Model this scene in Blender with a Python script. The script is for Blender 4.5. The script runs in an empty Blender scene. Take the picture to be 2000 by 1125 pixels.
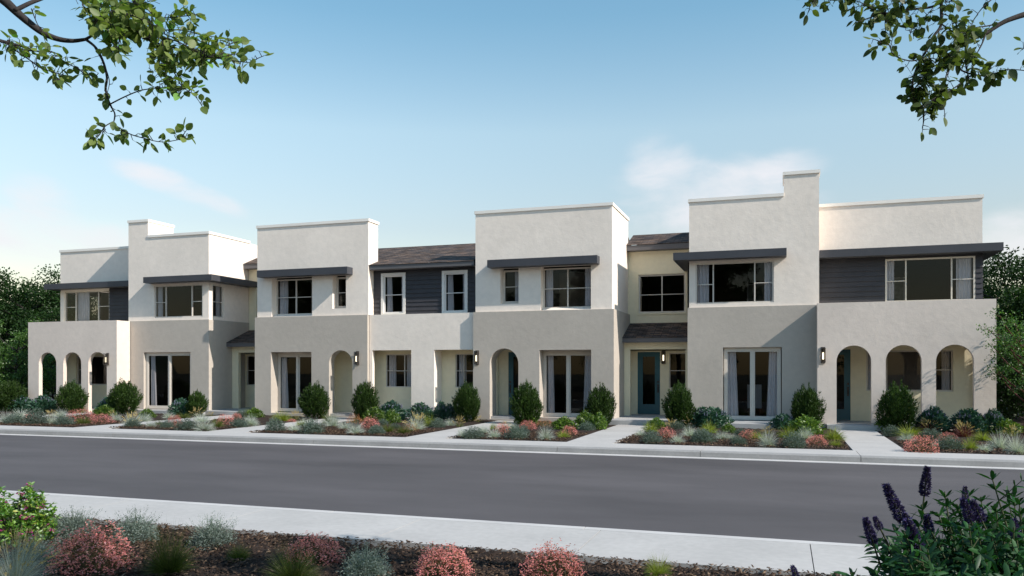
import bpy, math, random
import numpy as np
from mathutils import Matrix, Vector
random.seed(7); rng = np.random.default_rng(11)
R = math.radians
S = bpy.context.scene
COL = S.collection

# ------------------------------------------------------------------ camera model (level lens, vertical shift)
F_PX, TH, HOR, CAMH = 1580.0, R(18.5), 722.0, 2.13
sn, cs = math.sin(TH), math.cos(TH)
def ray(px, py):
    a = (px-1000)/F_PX; b = (HOR-py)/F_PX
    return (-sn+a*cs, cs+a*sn, b)
def at_z(px, py, z):
    d = ray(px, py); t = (z-CAMH)/d[2]
    return Vector((d[0]*t, d[1]*t, z))
def at_w(px, py, w):
    d = ray(px, py)
    return Vector((d[0]*w, d[1]*w, CAMH+d[2]*w))
def depth_of(x, y): return -sn*x+cs*y
cam = bpy.data.cameras.new('camera'); co = bpy.data.objects.new('camera', cam); COL.objects.link(co)
co.location = (0, 0, CAMH); co.rotation_euler = (R(90), 0, TH)
cam.sensor_width = 36; cam.lens = 36*F_PX/2000; cam.shift_y = (HOR-562.5)/2000
cam.clip_end = 3000; cam.clip_start = .05
S.camera = co

# ------------------------------------------------------------------ light
SUNV = Vector((3.15, -.77, 2.45)).normalized()
w = bpy.data.worlds.new('World'); S.world = w; w.use_nodes = True
nt = w.node_tree; nt.nodes.clear()
def N(nt, t, **k):
    n = nt.nodes.new(t)
    for a, v in k.items():
        if a in n.inputs.keys() if isinstance(a, str) else False: n.inputs[a].default_value = v
        else: setattr(n, a, v)
    return n
sky = N(nt, 'ShaderNodeTexSky', sky_type='NISHITA', sun_disc=False)
sky.sun_elevation = math.asin(SUNV.z); sky.sun_rotation = math.atan2(SUNV.x, SUNV.y)
sky.altitude = 0; sky.air_density = 1.8; sky.dust_density = 0.5; sky.ozone_density = 2.5
L = nt.links.new
tc = N(nt, 'ShaderNodeTexCoord')
sep = N(nt, 'ShaderNodeSeparateXYZ'); L(tc.outputs['Generated'], sep.inputs[0])
def math_(nt, op, a, b=None, clamp=False):
    m = nt.nodes.new('ShaderNodeMath'); m.operation = op; m.use_clamp = clamp
    for i, v in enumerate((a, b)):
        if v is None: continue
        if isinstance(v, (int, float)): m.inputs[i].default_value = v
        else: nt.links.new(v, m.inputs[i])
    return m.outputs[0]
zc = math_(nt, 'ADD', math_(nt, 'MAXIMUM', sep.outputs[2], 0.0), .12)
comb = N(nt, 'ShaderNodeCombineXYZ')
L(math_(nt, 'DIVIDE', sep.outputs[0], zc), comb.inputs[0]); L(math_(nt, 'DIVIDE', sep.outputs[1], zc), comb.inputs[1])
mp = N(nt, 'ShaderNodeMapping'); L(comb.outputs[0], mp.inputs[0])
mp.inputs['Rotation'].default_value = (0, 0, R(25)); mp.inputs['Scale'].default_value = (.33, .6, 1); mp.inputs['Location'].default_value = (1.95, .4, 0)
nz = N(nt, 'ShaderNodeTexNoise'); nz.inputs['Scale'].default_value = 2.2; nz.inputs['Detail'].default_value = 6; nz.inputs['Roughness'].default_value = .5; nz.inputs['Distortion'].default_value = .5
L(mp.outputs[0], nz.inputs[0])
cr = N(nt, 'ShaderNodeMapRange', interpolation_type='SMOOTHSTEP'); cr.inputs['From Min'].default_value = .24; cr.inputs['From Max'].default_value = .54
L(nz.outputs[0], cr.inputs['Value'])
zf = N(nt, 'ShaderNodeMapRange', interpolation_type='SMOOTHSTEP'); L(sep.outputs[2], zf.inputs['Value'])
zf.inputs['From Min'].default_value = .30; zf.inputs['From Max'].default_value = .20; zf.inputs['To Min'].default_value = 0; zf.inputs['To Max'].default_value = 1
def lobe(px, py, sx, sy, tilt=0):
    """soft patch of sky round one direction (elliptical, in azimuth and elevation)"""
    d = Vector(ray(px, py)).normalized(); az, el = math.atan2(d.x, d.y), math.asin(d.z)
    A_ = math_(nt, 'SUBTRACT', math_(nt, 'ARCTAN2', sep.outputs[0], sep.outputs[1]), az); E_ = math_(nt, 'SUBTRACT', math_(nt, 'ARCSINE', sep.outputs[2]), el)
    ct, st_ = math.cos(tilt), math.sin(tilt)
    u = math_(nt, 'ADD', math_(nt, 'MULTIPLY', A_, ct), math_(nt, 'MULTIPLY', E_, st_)); v = math_(nt, 'SUBTRACT', math_(nt, 'MULTIPLY', E_, ct), math_(nt, 'MULTIPLY', A_, st_))
    q = math_(nt, 'ADD', math_(nt, 'POWER', math_(nt, 'ABSOLUTE', math_(nt, 'DIVIDE', u, R(sx))), 2.0), math_(nt, 'POWER', math_(nt, 'ABSOLUTE', math_(nt, 'DIVIDE', v, R(sy))), 2.0))
    return math_(nt, 'SUBTRACT', 1.0, q, True)
msk = None
for a in ((350, 368, 5.5, 1.2, R(-17)), (95, 400, 3.6, 2.0, R(-30)), (60, 470, 11, 2.6, 0), (1400, 395, 9.5, 4.2, 0), (1300, 350, 3.6, 4.0, R(30)), (1510, 350, 4.6, 2.4, R(15)), (1960, 470, 4, 2.8, 0)):
    l_ = lobe(*a); msk = l_ if msk is None else math_(nt, 'MAXIMUM', msk, l_)
mp2 = N(nt, 'ShaderNodeMapping'); L(tc.outputs['Generated'], mp2.inputs[0]); mp2.inputs['Rotation'].default_value = (0, R(14), 0); mp2.inputs['Scale'].default_value = (1, 1, 2.6)
nz2 = N(nt, 'ShaderNodeTexNoise'); nz2.inputs['Scale'].default_value = 9; nz2.inputs['Detail'].default_value = 9; nz2.inputs['Roughness'].default_value = .56; nz2.inputs['Distortion'].default_value = .35; L(mp2.outputs[0], nz2.inputs[0])
cv = math_(nt, 'ADD', math_(nt, 'MULTIPLY', nz2.outputs[0], 1.25), math_(nt, 'MULTIPLY', msk, .62))
cr2 = N(nt, 'ShaderNodeMapRange', interpolation_type='SMOOTHSTEP'); L(cv, cr2.inputs['Value']); cr2.inputs['From Min'].default_value = .74; cr2.inputs['From Max'].default_value = 1.55
cl = math_(nt, 'MULTIPLY', math_(nt, 'MULTIPLY', cr2.outputs[0], math_(nt, 'MULTIPLY', msk, 1.7, True)), .95, True)
cmx = N(nt, 'ShaderNodeMix', data_type='RGBA'); L(cl, cmx.inputs[0])
hs = N(nt, 'ShaderNodeHueSaturation'); L(sky.outputs[0], hs.inputs['Color'])
hs.inputs['Saturation'].default_value = 1.0; hs.inputs['Hue'].default_value = .5; hs.inputs['Value'].default_value = 1.0
wb = N(nt, 'ShaderNodeVectorMath', operation='MULTIPLY'); L(hs.outputs[0], wb.inputs[0]); rp_ = N(nt, 'ShaderNodeValToRGB'); L(math_(nt, 'MAXIMUM', sep.outputs[2], 0.0), rp_.inputs[0]); els = rp_.color_ramp.elements
for i, (z_, c_) in enumerate([(.05, (.93, .89, .98)), (.17, (.92, .88, .97)), (.28, (1.07, 1.06, 1.06)), (.40, (.72, .94, 1.0)), (.6, (.64, .90, 1.0))]):
    e_ = els[i] if i < 1 else (els[len(els)-1] if i == 4 else els.new(z_)); e_.position = z_; e_.color = (*[v*.8 for v in c_], 1)
sc_ = N(nt, 'ShaderNodeVectorMath', operation='SCALE'); L(rp_.outputs[0], sc_.inputs[0]); sc_.inputs['Scale'].default_value = 1.25
L(sc_.outputs[0], wb.inputs[1]); L(wb.outputs[0], cmx.inputs[6]); cmx.inputs[7].default_value = (5.5, 5.5, 5.75, 1)
bg = N(nt, 'ShaderNodeBackground'); bg.inputs[1].default_value = .108
L(cmx.outputs[2], bg.inputs[0]); wo = N(nt, 'ShaderNodeOutputWorld'); L(bg.outputs[0], wo.inputs[0])
sl = bpy.data.lights.new('sun', 'SUN'); sl.energy = 3.85; sl.angle = R(.5); sl.color = (1, .925, .83)
so = bpy.data.objects.new('sun', sl); COL.objects.link(so)
so.rotation_euler = SUNV.to_track_quat('Z', 'Y').to_euler(); so.location = (20, -5, 25)
S.view_settings.view_transform = 'Standard'; S.view_settings.look = 'None'
S.view_settings.exposure = .6; S.view_settings.gamma = 1
S.cycles.max_bounces = 8; S.cycles.transparent_max_bounces = 16

# ------------------------------------------------------------------ materials
def mat(name, col, rough=.8, var=.0, vscale=1.5, bump=0, bscale=20, bdist=.01, spec=.3, metal=0, bdetail=6, var2=0, v2scale=25):
    m = bpy.data.materials.new(name); m.use_nodes = True; t = m.node_tree
    b = t.nodes['Principled BSDF']
    b.inputs['Roughness'].default_value = rough; b.inputs['Metallic'].default_value = metal
    b.inputs['Specular IOR Level'].default_value = spec
    b.inputs['Base Color'].default_value = (*col, 1)
    c = N(t, 'ShaderNodeTexCoord')
    cur = None
    for (v, s) in ((var, vscale), (var2, v2scale)):
        if not v: continue
        n = N(t, 'ShaderNodeTexNoise'); n.inputs['Scale'].default_value = s; n.inputs['Detail'].default_value = 5; t.links.new(c.outputs['Object'], n.inputs[0])
        mr = N(t, 'ShaderNodeMapRange'); t.links.new(n.outputs[0], mr.inputs[0]); mr.inputs[1].default_value = .3; mr.inputs[2].default_value = .7
        mr.inputs[3].default_value = 1-v; mr.inputs[4].default_value = 1+v
        vm = N(t, 'ShaderNodeVectorMath', operation='SCALE')
        if cur is None: vm.inputs[0].default_value = col
        else: t.links.new(cur, vm.inputs[0])
        t.links.new(mr.outputs[0], vm.inputs['Scale']); cur = vm.outputs[0]
    if cur is not None: t.links.new(cur, b.inputs['Base Color'])
    if bump:
        n = N(t, 'ShaderNodeTexNoise'); n.inputs['Scale'].default_value = bscale; n.inputs['Detail'].default_value = bdetail; t.links.new(c.outputs['Object'], n.inputs[0])
        bu = N(t, 'ShaderNodeBump'); bu.inputs['Strength'].default_value = bump; bu.inputs['Distance'].default_value = bdist
        t.links.new(n.outputs[0], bu.inputs['Height']); t.links.new(bu.outputs[0], b.inputs['Normal'])
    return m
M = {}
def stucco(name, col):
    m = mat(name, col, .92, .05, .55, 0, spec=.2, var2=.035, v2scale=5)
    t = m.node_tree; b = t.nodes['Principled BSDF']; c = N(t, 'ShaderNodeTexCoord')
    n1 = N(t, 'ShaderNodeTexNoise'); n1.inputs['Scale'].default_value = 4.5; n1.inputs['Detail'].default_value = 8; n1.inputs['Roughness'].default_value = .66; n1.inputs['Distortion'].default_value = .2
    n2 = N(t, 'ShaderNodeTexNoise'); n2.inputs['Scale'].default_value = 70; n2.inputs['Detail'].default_value = 3
    for n in (n1, n2): t.links.new(c.outputs['Object'], n.inputs[0])
    b1 = N(t, 'ShaderNodeBump'); b1.inputs['Strength'].default_value = .42; b1.inputs['Distance'].default_value = .02
    b2 = N(t, 'ShaderNodeBump'); b2.inputs['Strength'].default_value = .2; b2.inputs['Distance'].default_value = .006
    t.links.new(n1.outputs[0], b1.inputs['Height']); t.links.new(n2.outputs[0], b2.inputs['Height'])
    t.links.new(b1.outputs[0], b2.inputs['Normal']); t.links.new(b2.outputs[0], b.inputs['Normal'])
    return m
M['white'] = stucco('white_stucco', (.87, .775, .69))
M['taupe'] = stucco('taupe_stucco', (.48, .43, .378))
M['porch'] = stucco('warm_white_stucco', (.72, .625, .555))
M['cream'] = stucco('cream_stucco', (.82, .74, .54))
M['cap'] = mat('parapet_metal', (.88, .83, .77), .6, .03)
M['awning'] = mat('awning_metal', (.053, .055, .065), .5, .08, 1.2, spec=.4)
M['fascia'] = mat('fascia_paint', (.125, .12, .125), .6, .06, 1.2)
M['siding'] = mat('lap_siding', (.046, .045, .052), .6, .1, 3, .15, 60, .004)
M['frame'] = mat('window_vinyl', (.62, .57, .51), .5, .02)
M['trim'] = mat('white_trim', (.74, .71, .68), .6, .02)
M['curtain'] = mat('curtain_cloth', (.88, .86, .90), .9, .04, 8)
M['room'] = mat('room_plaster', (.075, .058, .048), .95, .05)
M['blind'] = mat('window_blind', (.19, .165, .15), .9, .05)
M['teal'] = mat('teal_door_paint', (.006, .085, .115), .35, .05, spec=.5)
M['black'] = mat('black_metal', (.018, .016, .015), .4, spec=.5)
M['bronze'] = mat('bronze_metal', (.06, .05, .045), .45, spec=.5)
M['slab'] = mat('porch_concrete', (.36, .36, .36), .85, .06, 3, .2, 80, .004)
M['walkc'] = mat('walk_concrete', (.43, .412, .395), .85, .07, .9, .25, 90, .004, var2=.05, v2scale=12)
M['kerb'] = mat('kerb_concrete', (.28, .275, .27), .85, .10, 1.3, .3, 60, .006, var2=.06, v2scale=18)
M['gutter'] = mat('gutter_concrete', (.50, .48, .465), .85, .08, 1.3, .2, 60, .005)
M['white_cloth'] = mat('white_cloth', (.75, .76, .8), .9)
M['wood'] = mat('dark_wood', (.12, .07, .045), .5, .1)
M['bark'] = mat('grey_bark', (.034, .029, .028), .9, .25, 12, .6, 40, .01)
M['redbark'] = mat('red_bark', (.10, .035, .028), .8, .25, 12, .5, 40, .01)
M['stem'] = mat('green_stem', (.05, .06, .025), .8)
M['print'] = mat('framed_print', (.30, .32, .30), .7, .3, 6)
# asphalt with soft tonal patches
m = M['asphalt'] = mat('asphalt', (.082, .074, .076), .82, .0, spec=.35)
t = m.node_tree; b = t.nodes['Principled BSDF']; c = N(t, 'ShaderNodeTexCoord')
mpp = N(t, 'ShaderNodeMapping'); t.links.new(c.outputs['Object'], mpp.inputs[0]); mpp.inputs['Scale'].default_value = (.18, .5, 1)
n1 = N(t, 'ShaderNodeTexNoise'); n1.inputs['Scale'].default_value = .9; n1.inputs['Detail'].default_value = 7; n1.inputs['Roughness'].default_value = .6; t.links.new(mpp.outputs[0], n1.inputs[0])
n2 = N(t, 'ShaderNodeTexNoise'); n2.inputs['Scale'].default_value = 160; n2.inputs['Detail'].default_value = 2; t.links.new(c.outputs['Object'], n2.inputs[0])
mr = N(t, 'ShaderNodeMapRange'); t.links.new(n1.outputs[0], mr.inputs[0]); mr.inputs[1].default_value = .3; mr.inputs[2].default_value = .7; mr.inputs[3].default_value = .74; mr.inputs[4].default_value = 1.22
mr2 = N(t, 'ShaderNodeMapRange'); t.links.new(n2.outputs[0], mr2.inputs[0]); mr2.inputs[1].default_value = .3; mr2.inputs[2].default_value = .7; mr2.inputs[3].default_value = .78; mr2.inputs[4].default_value = 1.25
vm = N(t, 'ShaderNodeVectorMath', operation='SCALE'); vm.inputs[0].default_value = (.082, .074, .076)
t.links.new(math_(t, 'MULTIPLY', mr.outputs[0], mr2.outputs[0]), vm.inputs['Scale']); t.links.new(vm.outputs[0], b.inputs['Base Color'])
bu = N(t, 'ShaderNodeBump'); bu.inputs['Strength'].default_value = .4; bu.inputs['Distance'].default_value = .004; t.links.new(n2.outputs[0], bu.inputs['Height']); t.links.new(bu.outputs[0], b.inputs['Normal'])
# shingles
def shingle(name, c1, c2):
    m = mat(name, c1, .9, spec=.15); t = m.node_tree; b = t.nodes['Principled BSDF']; c = N(t, 'ShaderNodeTexCoord')
    br = N(t, 'ShaderNodeTexBrick'); br.offset = .37
    br.inputs['Color1'].default_value = (*c1, 1); br.inputs['Color2'].default_value = (*c2, 1); br.inputs['Mortar'].default_value = (.02, .018, .016, 1)
    br.inputs['Scale'].default_value = 1; br.inputs['Brick Width'].default_value = .32; br.inputs['Row Height'].default_value = .135
    br.inputs['Mortar Size'].default_value = .012; br.inputs['Mortar Smooth'].default_value = .3; br.inputs['Bias'].default_value = -.1
    t.links.new(c.outputs['Object'], br.inputs[0])
    n = N(t, 'ShaderNodeTexNoise'); n.inputs['Scale'].default_value = 2.2; n.inputs['Detail'].default_value = 4
    mp_ = N(t, 'ShaderNodeMapping'); mp_.inputs['Scale'].default_value = (1, 3.2, 1); t.links.new(c.outputs['Object'], mp_.inputs[0]); t.links.new(mp_.outputs[0], n.inputs[0])
    mr = N(t, 'ShaderNodeMapRange'); t.links.new(n.outputs[0], mr.inputs[0]); mr.inputs[1].default_value = .35; mr.inputs[2].default_value = .65; mr.inputs[3].default_value = .45; mr.inputs[4].default_value = 1.5
    vm = N(t, 'ShaderNodeVectorMath', operation='SCALE'); t.links.new(br.outputs[0], vm.inputs[0]); t.links.new(mr.outputs[0], vm.inputs['Scale'])
    t.links.new(vm.outputs[0], b.inputs['Base Color'])
    bu = N(t, 'ShaderNodeBump'); bu.inputs['Strength'].default_value = .8; bu.inputs['Distance'].default_value = .02; bu.invert = True
    t.links.new(br.outputs['Fac'], bu.inputs['Height']); t.links.new(bu.outputs[0], b.inputs['Normal'])
    return m
M['shingle'] = shingle('roof_shingles', (.135, .095, .075), (.055, .052, .055))
# glass: clear sheet with fresnel mirror
m = M['glass'] = bpy.data.materials.new('window_glass'); m.use_nodes = True; t = m.node_tree; t.nodes.clear()
tr = N(t, 'ShaderNodeBsdfTransparent'); tr.inputs[0].default_value = (.72, .72, .72, 1)
gl = N(t, 'ShaderNodeBsdfGlossy'); gl.inputs['Roughness'].default_value = .015; gl.inputs[0].default_value = (.9, .95, .95, 1)
fr = N(t, 'ShaderNodeFresnel'); fr.inputs[0].default_value = 1.5
mx = N(t, 'ShaderNodeMixShader'); t.links.new(math_(t, 'MULTIPLY', fr.outputs[0], .6, True), mx.inputs[0]); t.links.new(tr.outputs[0], mx.inputs[1]); t.links.new(gl.outputs[0], mx.inputs[2])
o = N(t, 'ShaderNodeOutputMaterial'); t.links.new(mx.outputs[0], o.inputs[0])
m = M['bulb'] = bpy.data.materials.new('lit_lamp'); m.use_nodes = True; t = m.node_tree; t.nodes.clear()
e = N(t, 'ShaderNodeEmission'); e.inputs[0].default_value = (1, .86, .62, 1); e.inputs[1].default_value = 2.6
o = N(t, 'ShaderNodeOutputMaterial'); t.links.new(e.outputs[0], o.inputs[0])
# leaf material: diffuse + translucent, random tone for each leaf
def leafm(name, c1, c2, trans=.35, gloss=.08, c3=None, rough=.5):
    m = bpy.data.materials.new(name); m.use_nodes = True; t = m.node_tree; t.nodes.clear()
    g = N(t, 'ShaderNodeNewGeometry'); oi = N(t, 'ShaderNodeObjectInfo')
    ramp = N(t, 'ShaderNodeValToRGB'); t.links.new(g.outputs['Random Per Island'], ramp.inputs[0])
    ramp.color_ramp.elements[0].color = (*c1, 1); ramp.color_ramp.elements[1].color = (*c2, 1)
    if c3: e = ramp.color_ramp.elements.new(.9); e.color = (*c2, 1); ramp.color_ramp.elements[2].color = (*c3, 1)
    mr = N(t, 'ShaderNodeMapRange'); t.links.new(oi.outputs['Random'], mr.inputs[0]); mr.inputs[3].default_value = .85; mr.inputs[4].default_value = 1.18
    vm = N(t, 'ShaderNodeVectorMath', operation='SCALE'); t.links.new(ramp.outputs[0], vm.inputs[0]); t.links.new(mr.outputs[0], vm.inputs['Scale'])
    d = N(t, 'ShaderNodeBsdfDiffuse'); tl = N(t, 'ShaderNodeBsdfTranslucent'); gs = N(t, 'ShaderNodeBsdfGlossy'); gs.inputs['Roughness'].default_value = rough
    vt = N(t, 'ShaderNodeVectorMath', operation='MULTIPLY'); t.links.new(vm.outputs[0], vt.inputs[0]); vt.inputs[1].default_value = (1.35, 1.5, .7)
    t.links.new(vm.outputs[0], d.inputs[0]); t.links.new(vt.outputs[0], tl.inputs[0])
    a = N(t, 'ShaderNodeMixShader'); a.inputs[0].default_value = trans; t.links.new(d.outputs[0], a.inputs[1]); t.links.new(tl.outputs[0], a.inputs[2])
    b2 = N(t, 'ShaderNodeMixShader'); b2.inputs[0].default_value = gloss; t.links.new(a.outputs[0], b2.inputs[1]); t.links.new(gs.outputs[0], b2.inputs[2])
    o = N(t, 'ShaderNodeOutputMaterial'); t.links.new(b2.outputs[0], o.inputs[0])
    return m
M['L_ever'] = leafm('evergreen_leaves', (.012, .032, .007), (.052, .098, .018), .2, .02)
M['L_teal'] = leafm('blue_green_leaves', (.02, .07, .045), (.05, .13, .075), .25, .05)
M['F_lilac'] = leafm('lilac_flowers', (.16, .17, .26), (.28, .28, .40), .2, 0)
M['L_fesc'] = leafm('blue_grey_blades', (.22, .25, .25), (.60, .63, .60), .3, .04)
M['L_pinkg'] = leafm('low_foliage', (.10, .05, .035), (.07, .09, .03), .3, .02)
M['F_pink'] = leafm('pink_flowers', (.52, .16, .17), (.88, .38, .38), .35, 0, (.92, .58, .54))
M['F_coral'] = leafm('coral_flowers', (.55, .20, .12), (.75, .38, .24), .35, 0)
M['L_lime'] = leafm('lime_blades', (.13, .17, .025), (.30, .34, .05), .4, .04)
M['L_olive'] = leafm('olive_blades', (.06, .085, .015), (.13, .15, .03), .35, .03)
M['L_grey'] = leafm('grey_green_leaves', (.055, .085, .07), (.15, .19, .165), .25, .02)
M['L_tan'] = leafm('straw_plumes', (.40, .30, .15), (.62, .50, .28), .4, 0)
M['L_yel'] = leafm('yellow_green_leaves', (.03, .085, .012), (.14, .22, .025), .35, .05)
M['L_red'] = leafm('burgundy_blades', (.06, .018, .018), (.17, .05, .045), .35, .02)
M['L_tree'] = leafm('tree_leaves', (.008, .026, .006), (.026, .062, .012), .25, .02)
M['L_tree2'] = leafm('bright_tree_leaves', (.03, .085, .012), (.09, .19, .025), .35, .05)
M['L_over'] = leafm('overhanging_leaves', (.075, .125, .03), (.20, .26, .065), .42, .03, (.15, .36, .06), .5)
M['L_over2'] = leafm('dark_overhanging_leaves', (.030, .055, .016), (.095, .13, .034), .38, .03, (.17, .23, .04), .5)  # darker green tones for the right-hand tree
M['L_budd'] = leafm('lance_leaves', (.006, .028, .008), (.028, .105, .026), .22, .035)
M['F_budd'] = leafm('purple_flower_spike', (.020, .013, .065), (.06, .045, .15), .2, .03, (.36, .34, .46))
M['L_var'] = leafm('glossy_leaves', (.03, .12, .012), (.16, .30, .02), .3, .10, (.45, .42, .08))
M['F_mag'] = leafm('magenta_flowers', (.25, .02, .13), (.45, .06, .25), .2, 0)
M['L_hel'] = leafm('silver_leaves', (.09, .12, .105), (.26, .31, .28), .25, .02)
M['L_dkg'] = leafm('dark_grass_blades', (.030, .050, .008), (.085, .115, .018), .35, .03)
M['chip'] = leafm('bark_chips', (.030, .018, .012), (.10, .062, .040), 0, .02, (.22, .15, .095))
M['mulch'] = mat('mulch_soil', (.030, .019, .014), 1, .4, 8, .9, 25, .04)
M['dirt'] = mat('ground_soil', (.055, .05, .035), 1, .3, .5, .4, 6, .05)
M['hill'] = mat('hill_cover', (.05, .075, .045), 1, .4, .02)

# ------------------------------------------------------------------ mesh helpers
class MB:
    def __init__(s, M4=None): s.v = []; s.f = []; s.T = M4
    def add(s, vs, fs):
        o = len(s.v)
        if s.T is not None: vs = [tuple(s.T @ Vector(v)) for v in vs]
        s.v += [tuple(v) for v in vs]; s.f += [tuple(i+o for i in f) for f in fs]; return s
    def box(s, x0, x1, y0, y1, z0, z1):
        return s.add([(x0,y0,z0),(x1,y0,z0),(x1,y1,z0),(x0,y1,z0),(x0,y0,z1),(x1,y0,z1),(x1,y1,z1),(x0,y1,z1)],
            [(0,3,2,1),(4,5,6,7),(0,1,5,4),(1,2,6,5),(2,3,7,6),(3,0,4,7)])
    def quad(s, a, b, c, d): return s.add([a,b,c,d], [(0,1,2,3)])
    def tube(s, pts, rad, n=6, cap=True):
        pts = [Vector(p) for p in pts]; rings = []; prev = None
        for i, p in enumerate(pts):
            d = (pts[min(i+1, len(pts)-1)]-pts[max(i-1, 0)])
            d = d.normalized() if d.length > 1e-9 else Vector((0,0,1))
            if prev is None: u = d.orthogonal().normalized()
            else: u = (prev-d*prev.dot(d)); u = u.normalized() if u.length > 1e-6 else d.orthogonal().normalized()
            prev = u; v = d.cross(u); r = rad[i] if hasattr(rad, '__len__') else rad
            rings.append([p+(u*math.cos(2*math.pi*k/n)+v*math.sin(2*math.pi*k/n))*r for k in range(n)])
        vs = [q for g in rings for q in g]; fs = []
        for i in range(len(rings)-1):
            for k in range(n): fs.append((i*n+k, i*n+(k+1)%n, (i+1)*n+(k+1)%n, (i+1)*n+k))
        if cap: fs.append(tuple(range(n-1, -1, -1))); fs.append(tuple((len(rings)-1)*n+k for k in range(n)))
        return s.add(vs, fs)
    def build(s, name, m, parent=None, smooth=False):
        me = bpy.data.meshes.new(name); me.from_pydata(s.v, [], s.f); me.update()
        if smooth: me.polygons.foreach_set('use_smooth', [True]*len(me.polygons))
        return obj(name, me, m, parent)
def obj(name, me, m, parent=None):
    if not me.materials: me.materials.append(M[m] if isinstance(m, str) else m)
    o = bpy.data.objects.new(name, me); COL.objects.link(o); o.parent = parent
    if parent is not None: o.matrix_parent_inverse = Matrix()
    return o
def nmesh(name, V, k, m=None, smooth=False):
    """V: (n*k,3) array, faces of k consecutive vertices (or list of index array)"""
    V = np.asarray(V, dtype=np.float32).reshape(-1, 3)
    if isinstance(k, int): F = np.arange(len(V), dtype=np.int32).reshape(-1, k)
    else: F = np.asarray(k, dtype=np.int32)
    me = bpy.data.meshes.new(name); me.vertices.add(len(V)); me.vertices.foreach_set('co', V.ravel())
    me.loops.add(F.size); me.loops.foreach_set('vertex_index', F.ravel())
    me.polygons.add(len(F)); me.polygons.foreach_set('loop_start', np.arange(0, F.size, F.shape[1], dtype=np.int32))
    me.polygons.foreach_set('loop_total', np.full(len(F), F.shape[1], dtype=np.int32))
    if smooth: me.polygons.foreach_set('use_smooth', np.ones(len(F), dtype=bool))
    me.update(calc_edges=True); me.validate()
    if m: me.materials.append(M[m])
    return me
def tag(o, label=None, cat=None, group=None, kind=None):
    if label: o['label'] = label
    if cat: o['category'] = cat
    if group: o['group'] = group
    if kind: o['kind'] = kind
    return o
def empty(name, loc, rz=0, sc=(1,1,1)):
    o = bpy.data.objects.new(name, None); COL.objects.link(o); o.location = loc; o.rotation_euler = (0,0,rz); o.scale = sc
    o.empty_display_size = .2; return o
def copy_tree(o, parent=None):
    c = o.copy(); COL.objects.link(c); c.parent = parent
    for ch in o.children: copy_tree(ch, c)
    return c

def slab(mb, x0, x1, z0, z1, y0, y1, holes=()):
    """wall in the x-z plane from y0 (outer) to y1, holes ('r',xa,xb,za,zb) or ('a',xa,xb,za,ztop)"""
    xs = {x0, x1}; H = []
    for h in holes:
        k, a, b_, c_, d_ = h; H.append(h); xs |= {a, b_}
        if k == 'a':
            for i in range(1, 24): xs.add((a+b_)/2-(b_-a)/2*math.cos(math.pi*i/24))
    xs = sorted(xs)
    def top(h, x):
        k, a, b_, c_, d_ = h
        if k == 'r': return d_
        r = (b_-a)/2; return d_-r+math.sqrt(max(0, r*r-(x-(a+b_)/2)**2))
    for xa, xb in zip(xs, xs[1:]):
        mid = (xa+xb)/2; hs_ = sorted([h for h in H if h[1] < mid < h[2]], key=lambda h: h[3])
        la = lb = z0
        for h in hs_:
            if h[3] > la+1e-5 or h[3] > z0+1e-5:
                for y in (y0, y1): mb.quad((xa,y,la),(xb,y,lb),(xb,y,h[3]),(xa,y,h[3]))
                mb.quad((xa,y0,h[3]),(xb,y0,h[3]),(xb,y1,h[3]),(xa,y1,h[3]))
            la, lb = top(h, xa), top(h, xb)
            mb.quad((xa,y0,la),(xb,y0,lb),(xb,y1,lb),(xa,y1,la))
        if la < z1-1e-5:
            for y in (y0, y1): mb.quad((xa,y,la),(xb,y,lb),(xb,y,z1),(xa,y,z1))
    for h in H:
        for x in (h[1], h[2]):
            if x0+1e-5 < x < x1-1e-5: mb.quad((x,y0,h[3]),(x,y1,h[3]),(x,y1,top(h, x)),(x,y0,top(h, x)))
    for x in (x0, x1): mb.quad((x,y0,z0),(x,y1,z0),(x,y1,z1),(x,y0,z1))
    mb.quad((x0,y0,z1),(x1,y0,z1),(x1,y1,z1),(x0,y1,z1)); mb.quad((x0,y0,z0),(x1,y0,z0),(x1,y1,z0),(x0,y1,z0))
    return mb

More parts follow.
